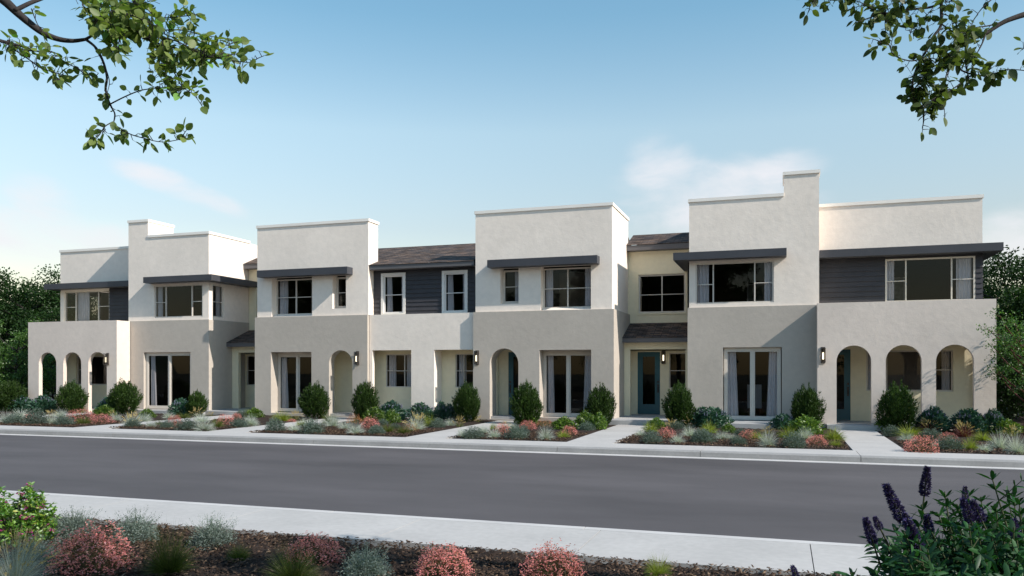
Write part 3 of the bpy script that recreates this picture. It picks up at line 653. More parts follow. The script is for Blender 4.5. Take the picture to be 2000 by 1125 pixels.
# ---- recessed links with entry porch
def link_unit(mir, label):
    h = house(label, 0, 0)
    X = (lambda x: -27.85-x) if mir else (lambda x: x)
    def bx(mb, a, b_, *r): return mb.box(min(X(a), X(b_)), max(X(a), X(b_)), *r)
    def hx(a, b_): return (min(X(a), X(b_)), max(X(a), X(b_)))
    a0, a1 = hx(-6.05, -3.29)
    if mir: a0, a1 = -24.58, -21.74
    wn = hx(-5.62, -3.72)
    slab(MB(), a0, a1, 2.9, 7.1, 33.2, 33.4, [('r', wn[0], wn[1], 4.45, 6.02)]).build('upper_wall', 'cream', h)
    mm = (wn[0]+wn[1])/2
    window(h, wn[0]+.002, wn[1]-.002, 4.452, 6.018, 33.24, [mm], [(wn[0]+.06, mm, 5.2), (mm, wn[1]-.06, 5.2)], fw=.06)
    MB().box(wn[0]-.07, wn[0]-.0, 33.17, 33.198, 4.38, 6.09).box(wn[1], wn[1]+.07, 33.17, 33.198, 4.38, 6.09).box(wn[0], wn[1], 33.17, 33.198, 6.022, 6.09).box(wn[0], wn[1], 33.17, 33.198, 4.38, 4.449).build('window_trim', 'cream', h)
    room(h, wn[0]-.2, wn[1]+.2, 4.25, 6.5, 33.405, 3.5)
    MB().box(a0, a1, 32.8, 32.9, 6.98, 7.19).box(a0, a1, 32.902, 33.198, 6.98, 7.0).build('fascia', 'fascia', h)
    MB().add([(a0,32.77,7.2),(a1,32.77,7.2),(a1,34.4,7.87),(a0,34.4,7.87),(a1,38.6,6.4),(a0,38.6,6.4),(a0,32.77,7.215),(a1,32.77,7.215)], [(6,7,2,3),(3,2,4,5),(0,1,7,6)]).build('roof', 'shingle', h)
    # entry
    e0, e1 = (a0+.02, a1-.1) if mir else (a0+.06, a1-.01)
    op = (-24.22, -22.15) if mir else (-5.74, -3.58)
    slab(MB(), e0, e1, .12, 3.22, 31.92, 32.1, [('r', op[0], op[1], .17, 2.93)]).build('entry_wall', 'cream', h)
    dx = hx(-5.61, -4.70); w2 = hx(-4.33, -3.35)
    hol = [('r', w2[0], w2[1], 1.38, 2.80)]
    hol.append(('r', dx[0], dx[1], .12, 2.85))
    slab(MB(), a0, a1, .12, 2.89, 32.9, 33.1, hol).build('entry_back_wall', 'cream', h)
    MB().box(a0, a1, 32.102, 33.19, 2.97, 3.05).build('entry_ceiling', 'cream', h)
    MB().box(a0-.0, a1, 28.9 if not mir else 29.6, 31.9, .12, .30).box(a0, a1, 31.902, 32.898, .12, .31).build('entry_floor', 'slab', h)
    door(h, dx[0], dx[1], .34, 2.85, 32.93, 1 if not mir else -1)
    room(h, dx[0]-.1, dx[1]+.08, .32, 2.88, 33.11, 2.5)
    window(h, w2[0], w2[1], 1.38, 2.80, 32.94, [], [(w2[0]+.04, w2[1]-.04, 2.09)], fw=.035)
    room(h, w2[0]-.05, w2[1]+.3, .35, 2.88, 33.11, 2.5)
    MB().box(a0, a1, 31.5, 31.6, 3.2, 3.37).box(a0, a1, 31.602, 31.918, 3.2, 3.22).build('entry_fascia', 'fascia', h)
    MB().add([(a0,31.47,3.385),(a1,31.47,3.385),(a1,33.19,4.04),(a0,33.19,4.04),(a0,31.47,3.37),(a1,31.47,3.37)], [(0,1,2,3),(4,5,1,0)]).build('entry_roof', 'shingle', h)
    MB().box(a0, a1, 38, 38.2, .12, 6.4).build('rear_wall', 'white', h)
link_unit(False, 'recessed townhouse with full view of its teal door under a small shingle roof')
link_unit(True, 'narrow recessed townhouse mostly hidden between the two white blocks on the left')

# ---- wall lanterns
def lantern(x, y, z0, z1, label):
    r = empty('wall_lantern', (x, y, z0)); H = z1-z0; tag(r, label, 'wall lantern', 'wall lanterns beside the entries')
    MB().box(-.07, .07, -.02, 0, 0, H).build('back_plate', 'bronze', r)
    f = MB(); a = .075; t_ = .011; y0, y1 = -.2, -.05
    f.box(-a, a, y0, y1, H-.05, H-.03).box(-a, a, y0, y1, .02, .045)
    for sx_ in (-a, a-t_*1.4):
        for yy in (y0, y1-t_*1.4): f.box(sx_, sx_+t_*1.4, yy, yy+t_*1.4, .045, H-.05)
    f.box(-.03, .03, y1, -.02, H-.1, H-.06).box(-.03, .03, y1, -.02, .06, .09); f.build('cage', 'bronze', r)
    MB().tube([(0, -.125, .13), (0, -.125, .36)], .024, 10).build('lamp', 'bulb', r)
    MB().tube([(0, -.125, .36), (0, -.125, H-.05)], .02, 8).tube([(0, -.125, .045), (0, -.125, .13)], .028, 8).build('socket', 'black', r)
    g = MB(); g.quad((-a+.012, y0+.008, .05), (a-.012, y0+.008, .05), (a-.012, y0+.008, H-.055), (-a+.012, y0+.008, H-.055))
    g.quad((a-.008, y0+.02, .05), (a-.008, y1-.02, .05), (a-.008, y1-.02, H-.055), (a-.008, y0+.02, H-.055)); g.quad((-a+.008, y0+.02, .05), (-a+.008, y1-.02, .05), (-a+.008, y1-.02, H-.055), (-a+.008, y0+.02, H-.055)).build('glass', 'glass', r)
lantern(-29.5, 29.448, 2.34, 2.9, 'black wall lantern on the left porch beside its third arch')
lantern(-16.72, 29.798, 2.33, 2.9, 'bronze wall lantern beside the empty arched niche')
lantern(-11.41, 29.798, 2.33, 2.89, 'lit wall lantern left of the arch with the teal door')
lantern(-4.55, 32.898, 2.36, 2.90, 'lit wall lantern next to the teal door under the small shingle roof')
lantern(1.30, 29.448, 2.35, 2.90, 'lit bronze wall lantern left of the right porch arches')

# ---- things seen through the glass
ch = empty('dining_chair', (-1.02, 32.2, .31)); tag(ch, 'white covered dining chair seen through the right sliding glass door', 'chair')
MB().box(-.26, .26, -.06, .04, .35, 1.25).build('backrest', 'white_cloth', ch); MB().box(-.26, .26, .04, .5, .38, .5).build('seat', 'white_cloth', ch)
for sx_ in (-.22, .18):
    for sy_ in (-.04, .44): MB().box(sx_, sx_+.04, sy_, sy_+.04, 0, .35).build('leg', 'wood', ch)
def pic(x, y, z, w_, h_, label):
    r = empty('picture_frame', (x, y, z)); tag(r, label, 'picture')
    t_ = .05
    MB().box(0, t_, -.03, 0, 0, h_).box(w_-t_, w_, -.03, 0, 0, h_).box(t_, w_-t_, -.03, 0, 0, t_).box(t_, w_-t_, -.03, 0, h_-t_, h_).build('frame', 'white_cloth', r)
    MB().box(t_, w_-t_, -.012, -.002, t_, h_-t_).build('print', 'print', r)
pic(3.65, 33.9, 4.6, .75, 1.05, 'white framed picture behind the window above the right porch')
pic(-1.35, 33.6, 4.75, 1.0, .8, 'framed picture seen through the upstairs window right of the recessed entry')

# ------------------------------------------------------------------ ground, road, kerbs, walks
def struct(o): o['kind'] = 'structure'; return o
struct(MB().box(-400, 400, -300, 600, -.35, -.02).build('ground', 'dirt'))
struct(MB().quad((-400, 9.96, 0), (400, 9.96, 0), (400, 19.79, 0), (-400, 19.79, 0)).build('road', 'asphalt'))
struct(MB().box(-400, 400, 19.77, 20.08, -.03, .008).build('gutter', 'gutter'))
JX = [1.7+3.6*i for i in range(-20, 12)]
kb = MB(); wk = MB()
for a, b_ in zip(JX, JX[1:]):
    a += .006; b_ -= .006
    kb.add([(a,20.085,-.02),(b_,20.085,-.02),(b_,20.10,.12),(a,20.10,.12),(b_,20.135,.15),(a,20.135,.15),(b_,20.3,.15),(a,20.3,.15),(b_,20.3,-.02),(a,20.3,-.02)],
           [(0,1,2,3),(3,2,4,5),(5,4,6,7),(0,9,7,5,3),(1,2,4,6,8)])
    wk.box(a, b_, 20.302, 21.5, .05, .149)
struct(kb.build('kerb', 'kerb'))
walks = [(1.64, 2.86, 28.71), (-5.62, -4.34, 28.89), (-10.5, -9.25, 29.72), (-17.55, -16.05, 29.75), (-23.05, -21.67, 29.58), (-30.6, -29.3, 29.4)]
for (a, b_, ye) in walks:
    y = 21.504
    while y < ye-.05:
        y2 = min(y+2.4, ye); wk.box(a, b_, y, y2-.012, .05, .1495); y = y2
struct(wk.build('walkway', 'walkc'))
nk = MB(); NJ = [.295+1.21*i*2 for i in range(-24, 14)]
for a, b_ in zip(NJ, NJ[1:]): nk.box(a+.005, b_-.005, 8.40, 9.80, .04, .15)
struct(nk.build('sidewalk', 'walkc'))
nk = MB()
for a, b_ in zip(JX, JX[1:]): nk.box(a-.45+.006, b_-.45-.006, 9.802, 9.95, -.02, .152)
struct(nk.build('near_kerb', 'gutter'))
# planting beds (one soil sheet each, gently uneven) and bark chips
def sheet(name, x0, x1, y0, y1, st, amp, z, kind='structure', m_='mulch', fr=(2.1, 6.7)):
    nx = int((x1-x0)/st)+1; ny = int((y1-y0)/st)+1
    xs = np.linspace(x0, x1, nx); ys = np.linspace(y0, y1, ny); XX, YY = np.meshgrid(xs, ys)
    edge = np.minimum(np.minimum(XX-x0, x1-XX), np.minimum(YY-y0, y1-YY)); e = np.clip(edge/.12, 0, 1)
    ZZ = z+amp*e*(.5+.25*np.sin(XX*fr[0]+1.3*np.sin(YY*1.7))+.25*np.sin(YY*fr[1]+XX*3.1))+rng.normal(0, amp*.22, XX.shape)*e-.03*(1-e)
    V = np.stack([XX, YY, ZZ], -1).reshape(-1, 3); i = np.arange((ny-1)*(nx-1)); r, c_ = i//(nx-1), i % (nx-1); a = r*nx+c_
    F = np.stack([a, a+1, a+nx+1, a+nx], 1)
    o = obj(name, nmesh(name, V, F, m_, True), m_); o['kind'] = kind; return o
cuts = [-90]
for (a, b_, ye) in sorted(walks): cuts += [a, b_]
cuts.append(60)
beds = [(cuts[i]+.0, cuts[i+1]-.0) for i in range(0, len(cuts), 2)]
for (a, b_) in beds:
    sheet('planting_bed', a+.012, b_-.012, 21.512, 40 if a < -80 or b_ > 50 else 30.2, .09 if b_-a < 20 else .2, .045, .125)
sheet('planting_bed', -14, 9, 3.2, 8.385, .035, .07, .10)
sheet('planting_bed', -60, -14.0, 3.2, 8.385, .2, .07, .10); sheet('planting_bed', 9.0, 60, 3.2, 8.385, .2, .07, .10)
def chips(x0, x1, y0, y1, n, s, z):
    P = np.stack([rng.uniform(x0, x1, n), rng.uniform(y0, y1, n), z+rng.uniform(0, .03, n)], 1)
    a = rng.uniform(0, 6.283, n); tl = rng.uniform(-.5, .5, n); l = s*rng.uniform(.4, 1.3, n); wd = l*rng.uniform(.3, .7, n)
    D = np.stack([np.cos(a)*np.cos(tl), np.sin(a)*np.cos(tl), np.sin(tl)], 1)*l[:, None]
    t2 = rng.uniform(-.5, .5, n); E_ = np.stack([-np.sin(a)*np.cos(t2), np.cos(a)*np.cos(t2), np.sin(t2)], 1)*wd[:, None]
    th = np.array([0, 0, 1])*(l*.18)[:, None]
    q = [P-D-E_*.7, P+D*.9-E_, P+D+E_*.8, P-D*.8+E_]
    V = np.stack(q+[v+th for v in q], 1)
    base = np.array([[0,1,2,3],[4,5,6,7],[0,1,5,4],[1,2,6,5],[2,3,7,6],[3,0,4,7]])
    F = (np.arange(n)[:, None, None]*8+base[None]).reshape(-1, 4)
    return V.reshape(-1, 3), F
V, Fc = chips(-12, 4, 5.4, 8.37, 26000, .020, .15)
o = obj('bark_mulch', nmesh('bark_mulch', V, Fc, 'chip'), 'chip'); tag(o, kind='stuff', label='brown bark mulch covering the foreground bed', cat='mulch')
Vs, Fs, off = [], [], 0
for (a, b_) in beds:
    a = max(a, -38); b_ = min(b_, 10); n = int((b_-a)*3*260)
    V, Fc = chips(a+.06, b_-.06, 21.56, 24.6, n, .03, .165); Vs.append(V); Fs.append(Fc+off); off += len(V)
o = obj('bark_mulch', nmesh('bark_mulch', np.concatenate(Vs), np.concatenate(Fs), 'chip'), 'chip'); tag(o, kind='stuff', label='brown bark mulch in the beds along the far kerb', cat='mulch')
# low hills far behind
hv = []; hf = []; nh = 120
for i in range(nh+1):
    a = -math.pi*.25+math.pi*1.5*i/nh; r = 700
    z = 24+14*math.sin(i*.31)+7*math.sin(i*.83+1)+3*math.sin(i*2.1)
    x, y = r*math.cos(a), r*math.sin(a)
    hv += [(x*.8, y*.8, -2), (x, y, z), (x*1.3, y*1.3, z*1.4)]
for i in range(nh): hf += [(3*i, 3*i+3, 3*i+4, 3*i+1), (3*i+1, 3*i+4, 3*i+5, 3*i+2)]
struct(MB().add(hv, hf).build('hills', 'hill', None, True))

# ------------------------------------------------------------------ vegetation
def unit(v): return v/np.maximum(np.linalg.norm(v, axis=-1, keepdims=True), 1e-9)
def rdir(n, up=0.0, flat=1.0):
    d = unit(rng.normal(size=(n, 3))*np.array([1, 1, flat])); d[:, 2] += up; return unit(d)
def leafq(P, D, Ln, Wd, fold=0, roll=None):
    """diamond leaves: base, side, tip, side"""
    n = len(P); r = rng.normal(size=(n, 3)) if roll is None else roll
    S_ = unit(np.cross(D, r)); Ln = np.broadcast_to(Ln, (n,))[:, None]; Wd = np.broadcast_to(Wd, (n,))[:, None]
    return np.stack([P, P+D*Ln*.45+S_*Wd*.5, P+D*Ln, P+D*Ln*.45-S_*Wd*.5], 1).reshape(-1, 3)
def leafhex(P, D, Ln, Wd, S_=None, droop=.15):
    """larger leaf: two folded halves, quads sharing a midrib; 8 verts (2 quads each half)"""
    n = len(P); Ln = np.broadcast_to(Ln, (n,))[:, None]; Wd = np.broadcast_to(Wd, (n,))[:, None]
    if S_ is None: S_ = unit(np.cross(D, rng.normal(size=(n, 3))))
    Nn = unit(np.cross(S_, D)); dn = np.array([0, 0, -1.0])
    m1 = P+D*Ln*.33; m2 = P+D*Ln*.70+dn*Ln*droop*.35; tip = P+D*Ln*1.0+dn*Ln*droop
    up = Nn*Wd*.10
    a1 = m1+S_*Wd*.46+up; a2 = m2+S_*Wd*.40+up; b1 = m1-S_*Wd*.46+up; b2 = m2-S_*Wd*.40+up
    a0 = P+D*Ln*.08+S_*Wd*.2; b0 = P+D*Ln*.08-S_*Wd*.2
    V = np.stack([P, m1, m2, tip, a0, a1, a2, b0, b1, b2], 1)
    base = np.array([[0,4,5,1],[1,5,6,2],[0,1,8,7],[1,2,9,8],[2,6,3,3],[2,3,9,9]])
    return V, base
def ovalleaf(name, P, D, Ln, Wd, S_, droop, m):
    n = len(P); Ln = Ln[:, None]; Wd = Wd[:, None]; Nn = unit(np.cross(S_, D)); dn = np.array([0, 0, -1.0])
    T = [.0, .10, .28, .52, .76, .92, 1.0]; Wf = [.02, .46, .92, 1.0, .74, .34, .0]
    cols = []
    for t, wf in zip(T, Wf):
        c_ = P+D*Ln*t+dn*Ln*droop*t*t
        cols += [c_-S_*Wd*.5*wf+Nn*Wd*.09*wf, c_, c_+S_*Wd*.5*wf+Nn*Wd*.09*wf]
    V = np.stack(cols, 1); k = len(T)
    base = []
    for i in range(k-1):
        a = i*3; base += [[a, a+1, a+4, a+3], [a+1, a+2, a+5, a+4]]
    F = (np.arange(n)[:, None, None]*V.shape[1]+np.array(base)[None]).reshape(-1, 4)
    return nmesh(name, V.reshape(-1, 3), F, m, True)
def hexmesh(name, V, base, m):
    n = len(V); base = [list(b) for b in base]
    me = bpy.data.meshes.new(name); nv = V.shape[1]
    faces = [[0,4,5,1],[1,5,6,2],[0,1,8,7],[1,2,9,8],[2,6,3],[2,3,9]]
    fl = np.array([x for f in faces for x in f]); ln = np.array([len(f) for f in faces])
    loops = (np.arange(n)[:, None]*nv+fl[None]).ravel().astype(np.int32)
    tot = np.tile(ln, n).astype(np.int32); st = np.concatenate([[0], np.cumsum(tot)[:-1]]).astype(np.int32)
    me.vertices.add(n*nv); me.vertices.foreach_set('co', V.reshape(-1).astype(np.float32))
    me.loops.add(len(loops)); me.loops.foreach_set('vertex_index', loops)
    me.polygons.add(len(tot)); me.polygons.foreach_set('loop_start', st); me.polygons.foreach_set('loop_total', tot)
    me.polygons.foreach_set('use_smooth', np.ones(len(tot), dtype=bool))
    me.update(calc_edges=True); me.validate(); me.materials.append(M[m]); return me
def blades(P, D, Ln, Wd, bend, seg=4):
    """curved grass blades as quad strips"""
    n = len(P); Ln = np.broadcast_to(Ln, (n,)); Wd = np.broadcast_to(Wd, (n,)); bend = np.broadcast_to(bend, (n,))
    S_ = unit(np.cross(D, rng.normal(size=(n, 3)))); pts = []
    H = D.copy(); H[:, 2] = 0; H = unit(H+1e-6)
    for i in range(seg+1):
        t = i/seg; p = P+D*(Ln*t)[:, None]+H*(Ln*bend*t*t*.5)[:, None]-np.array([0, 0, 1])*(Ln*bend*t*t*.55)[:, None]
        wv = Wd*(1-t)**.7*(.6+.8*t) if i < seg else Wd*.03
        pts.append((p-S_*(wv/2)[:, None], p+S_*(wv/2)[:, None]))
    V = np.stack([q for pr in pts for q in pr], 1)
    base = np.array([[2*i, 2*i+1, 2*i+3, 2*i+2] for i in range(seg)])
    F = (np.arange(n)[:, None, None]*V.shape[1]+base[None]).reshape(-1, 4)
    return V.reshape(-1, 3), F
class PL:   # plant prototype: list of (part name, mesh, material); first can be the whole thing
    def __init__(s, parts): s.parts = parts
def dims(pl):
    if not hasattr(pl, 'dim'):
        A = []
        for (_, me, _m) in pl.parts:
            a = np.empty(len(me.vertices)*3, dtype=np.float32); me.vertices.foreach_get('co', a); A.append(a.reshape(-1, 3))
        A = np.concatenate(A); pl.dim = (2*float(np.percentile(np.hypot(A[:, 0], A[:, 1]), 96)), float(np.percentile(A[:, 2], 98.5)))
    return pl.dim
def inst(pl, name, loc, w_, h_, label, cat, group, rz=None):
    dw, dh = dims(pl); w_ /= dw; h_ /= dh
    rz = random.uniform(0, 6.28) if rz is None else rz
    if len(pl.parts) == 1:
        o = bpy.data.objects.new(name, pl.parts[0][1]); COL.objects.link(o); o.location = loc; o.rotation_euler = (0, 0, rz); o.scale = (w_, w_, h_)
    else:
        o = empty(name, loc, rz, (w_, w_, h_))
        for (pn, me, m) in pl.parts:
            c_ = bpy.data.objects.new(pn, me); COL.objects.link(c_); c_.parent = o
    return tag(o, label, cat, group)
def lat_cat(a, b): return (np.concatenate([a[0], b[0]]), np.concatenate([a[1], b[1]+len(a[0])]))

def p_evergreen(seed):
    global rng; rng = np.random.default_rng(seed)
    n = 700; u = rng.uniform(-1, 1, n); ph = rng.uniform(0, 6.283, n); rr = np.where(u < 0, np.sqrt(1-np.abs(u)**3*.6), (.5*np.clip(1-u, 0, 1)**.5+.5*np.sqrt(np.clip(1-u*u, 0, 1))))
    lump = 1+.09*np.sin(ph*3+u*2.5+seed)+.08*np.sin(ph*6-u*2+seed*2)+.04*rng.normal(size=n)
    rad = lump*rng.uniform(.55, 1.0, n)**.5
    prof = np.where(u < 0, (1-.22*u*u), 1.0)
    C = np.stack([rr*np.cos(ph)*rad*.45*prof, rr*np.sin(ph)*rad*.45*prof, .47+u*np.where(u < 0, .44, .46*rad)], 1)
    out = unit(C-np.array([0, 0, .25])); D = unit(out*.75+np.array([0, 0, .85])+rng.normal(size=(n, 3))*.12)
    k = 13; P = np.repeat(C, k, 0); DD = np.repeat(D, k, 0)
    t = rng.uniform(-.06, .07, len(P)); P = P+DD*t[:, None]; DD = unit(DD+rng.normal(size=DD.shape)*.42)
    A = leafq(P, DD, rng.uniform(.045, .10, len(P)), .016)
    n2 = 2600; C2 = unit(rng.normal(size=(n2, 3)))*rng.uniform(.2, .8, (n2, 1))*np.array([.40, .40, .42])+np.array([0, 0, .46])
    B = leafq(C2, rdir(n2, .5), .09, .035)
    fol = nmesh('foliage', np.concatenate([A, B]), 4, 'L_ever')
    st = MB(); st.tube([(0,0,-.05), (.01,0,.3), (0,.02,.7)], [.035, .03, .01])
    for i in range(9):
        a = i*.7; st.tube([(0,0,.08+.03*i), (.14*math.cos(a), .14*math.sin(a), .3+.04*i), (.28*math.cos(a), .28*math.sin(a), .5+.03*i)], [.014, .01, .005], 5)
    me = bpy.data.meshes.new('stem'); me.from_pydata(st.v, [], st.f); me.materials.append(M['bark'])
    return PL([('foliage', fol, 0), ('stem', me, 0)])
def p_leafy(seed, m, leafL=.10, n=1500, spikes=None, hh=.5, wl=.4):
    global rng; rng = np.random.default_rng(seed)
    u = rng.uniform(0, 1, n); ph = rng.uniform(0, 6.283, n); r = np.sqrt(rng.uniform(.05, 1, n))
    lump = 1+.18*np.sin(ph*3+seed)+.12*np.sin(ph*5+seed*2)
    C = np.stack([r*np.cos(ph)*.46*lump*np.sqrt(np.clip(1-(u-.25)**2*1.5, .05, 1)), r*np.sin(ph)*.46*lump*np.sqrt(np.clip(1-(u-.25)**2*1.5, .05, 1)), u*.85*(1-.35*r*r)+.02], 1)
    D = unit(C*np.array([1, 1, .5])+np.array([0, 0, .25])+rng.normal(size=(n, 3))*.5)
    A = leafq(C, D, leafL*rng.uniform(.6, 1.2, n), leafL*wl)
    parts = [('foliage', nmesh('foliage', A, 4, m), 0)]
    if spikes:
        k, sm, sl_, sw = spikes; P = []; DD = []
        for i in range(k):
            a = rng.uniform(0, 6.283); r_ = math.sqrt(rng.uniform(0, .9)); b = np.array([.4*r_*math.cos(a), .4*r_*math.sin(a), .70*(1-.35*r_*r_)]); d = unit(np.array([b[0]*.9, b[1]*.9, 1.0])+rng.normal(size=3)*.12)
            q = 26; tt = rng.uniform(0, sl_, q); P.append(b+d*tt[:, None]); DD.append(unit(d+rng.normal(size=(q, 3))*.7))
        P = np.concatenate(P); DD = np.concatenate(DD)
        parts.append(('blossoms', nmesh('blossoms', leafq(P, DD, sw, sw*.7), 4, sm), 0))
    return PL(parts)
def p_grass(seed, m, n=420, wd=.012, spread=.9, bend=.5, plume=None, L0=.55, core=.12):
    global rng; rng = np.random.default_rng(seed)
    a = rng.uniform(0, 6.283, n); el = np.arccos(np.clip(rng.uniform(math.cos(R(80)*spread), 1, n), -1, 1))
    D = np.stack([np.sin(el)*np.cos(a), np.sin(el)*np.sin(a), np.cos(el)], 1)
    P = np.stack([np.cos(a)*core*rng.uniform(0, 1, n), np.sin(a)*core*rng.uniform(0, 1, n), np.zeros(n)], 1)
    Ln = L0*rng.uniform(.65, 1.15, n)*(1+.75*np.cos(el))
    V, F = blades(P, D, Ln, wd, bend*rng.uniform(.5, 1.4, n)*np.sin(el)+.08)
    parts = [('blades', nmesh('blades', V, F, m), 0)]
    if plume:
        k, pm, pl_ = plume; a = rng.uniform(0, 6.283, k); el = rng.uniform(.1, .85, k)
        D = np.stack([np.sin(el)*np.cos(a), np.sin(el)*np.sin(a), np.cos(el)], 1); P = np.zeros((k, 3)); Ln = pl_*rng.uniform(.75, 1.1, k)
        bnd = .55*rng.uniform(.5, 1.3, k)*np.sin(el)+.1
        V, F = blades(P, D, Ln, .008, bnd)
        H = D.copy(); H[:, 2] = 0; H = unit(H)
        PP = []; DD = []
        for t in np.linspace(.72, 1.0, 16):
            p = D*(Ln*t)[:, None]+H*(Ln*bnd*t*t*.5)[:, None]-np.array([0, 0, 1])*(Ln*bnd*t*t*.55)[:, None]
            PP.append(p+rng.normal(size=p.shape)*.006); DD.append(unit(D+H*bnd[:, None]*t-np.array([0, 0, 1])*bnd[:, None]*t+rng.normal(size=D.shape)*.35))
        PP = np.concatenate(PP); DD = np.concatenate(DD)
        A = leafq(PP, DD, .075, .022)
        FA = np.arange(len(A)).reshape(-1, 4)
        V2, F2 = lat_cat((V, F), (A, FA))
        parts.append(('seed_heads', nmesh('seed_heads', V2, F2, pm), 0))
    return PL(parts)
def p_mound(seed, lm, fm=None, n=1500, nf=1300, ls=.055, fs=.032, stems=True, hh=.9):
    global rng; rng = np.random.default_rng(seed)
    def dome(n, lo, hi):
        u = rng.uniform(0, 1, n); ph = rng.uniform(0, 6.283, n); r = rng.uniform(lo, hi, n)*(1+.10*np.sin(ph*4+seed)+.08*np.sin(ph*9+u*5))
        s_ = np.sqrt(1-u*u); return np.stack([s_*np.cos(ph)*r*.48, s_*np.sin(ph)*r*.48, u*r*hh], 1)
    C = dome(n, .5, .97); D = unit(C*np.array([1, 1, .8])+np.array([0, 0, .12])+rng.normal(size=(n, 3))*.35)
    A = leafq(C, D, ls*rng.uniform(.6, 1.3, n), ls*.28)
    k = 160; C2 = dome(k, .8, .95); Z = np.zeros((k, 3)); V, F = blades(Z, unit(C2), np.linalg.norm(C2, axis=1), .006, 0.02, 2)
    V2, F2 = lat_cat((A, np.arange(len(A)).reshape(-1, 4)), (V, F))
    parts = [('foliage', nmesh('foliage', V2, F2, lm), 0)]
    if fm:
        C = dome(nf, .80, 1.10); C = C[np.sin(C[:, 0]*19+seed)*np.sin(C[:, 1]*17)*np.sin(C[:, 2]*13+1) > -.45*rng.uniform(size=len(C))]; nf = len(C)
        P = np.repeat(C, 3, 0); D = rdir(nf*3, .35)
        parts.append(('flowers', nmesh('flowers', leafq(P, D, fs*rng.uniform(.6, 1.2, len(P)), fs*.75), 4, fm), 0))
    return PL(parts)

KN = {}
KN['s'] = ('evergreen_shrub', [p_evergreen(i) for i in (1, 2, 3)], 'dense upright evergreen shrub', 'shrub', 'evergreen shrubs in the front beds')
KN['t'] = ('flowering_shrub', [p_leafy(i, 'L_teal', .14, 1500, (26, 'F_lilac', .13, .032)) for i in (11, 12)], 'blue green shrub with lilac spikes', 'shrub', 'blue green shrubs in the front beds')
KN['l'] = ('leafy_shrub', [p_leafy(i, 'L_yel', .15, 900) for i in (21, 22)], 'low glossy green shrub', 'shrub', 'low green shrubs in the front beds')
KN['f'] = ('fescue_tuft', [p_grass(i, 'L_fesc', 620, .014, 1.0, .5) for i in (31, 32)], 'pale blue grey fescue tuft', 'ornamental grass', 'blue fescue tufts in the front beds')
KN['F'] = ('fescue_tuft', [p_grass(i, 'L_fesc', 560, .014, 1.0, .5, (26, 'L_tan', .95)) for i in (33,)], 'blue fescue tuft topped with straw plumes', 'ornamental grass', 'plumed fescue tufts in the front beds')
KN['o'] = ('olive_grass', [p_grass(i, 'L_olive', 520, .018, .95, .4) for i in (41,)], 'olive green grass tuft', 'ornamental grass', 'olive grass tufts in the front beds')
KN['y'] = ('lime_grass', [p_grass(i, 'L_lime', 420, .024, .95, .5) for i in (42, 43)], 'bright yellow green grass tuft', 'ornamental grass', 'yellow green grass tufts in the front beds')
KN['g'] = ('grey_mound', [p_mound(i, 'L_grey', None, 2600, 0, .085, hh=.9) for i in (51, 52)], 'dark grey green mounded plant', 'plant', 'grey green mounds in the front beds')
KN['p'] = ('pink_flower_mound', [p_mound(i, 'L_pinkg', 'F_pink', 700, 1000) for i in (61, 62)], 'pink flowering mound', 'flowering plant', 'pink flowering mounds in the front beds')
KN['c'] = ('coral_flower_mound', [p_mound(i, 'L_olive', 'F_coral', 700, 620) for i in (63,)], 'coral flowering mound', 'flowering plant', 'coral flowering mounds in the front beds')
KN['a'] = ('plume_grass', [p_grass(i, 'L_olive', 120, .016, .9, .5, (30, 'L_tan', .95), .4) for i in (71, 72)], 'wispy grass with straw coloured plumes', 'ornamental grass', 'plume grasses in the front beds')
KN['r'] = ('burgundy_grass', [p_grass(i, 'L_red', 380, .016, .95, .5, (24, 'L_tan', .95), .5) for i in (73,)], 'burgundy grass with straw plumes', 'ornamental grass', 'burgundy grasses in the front beds')

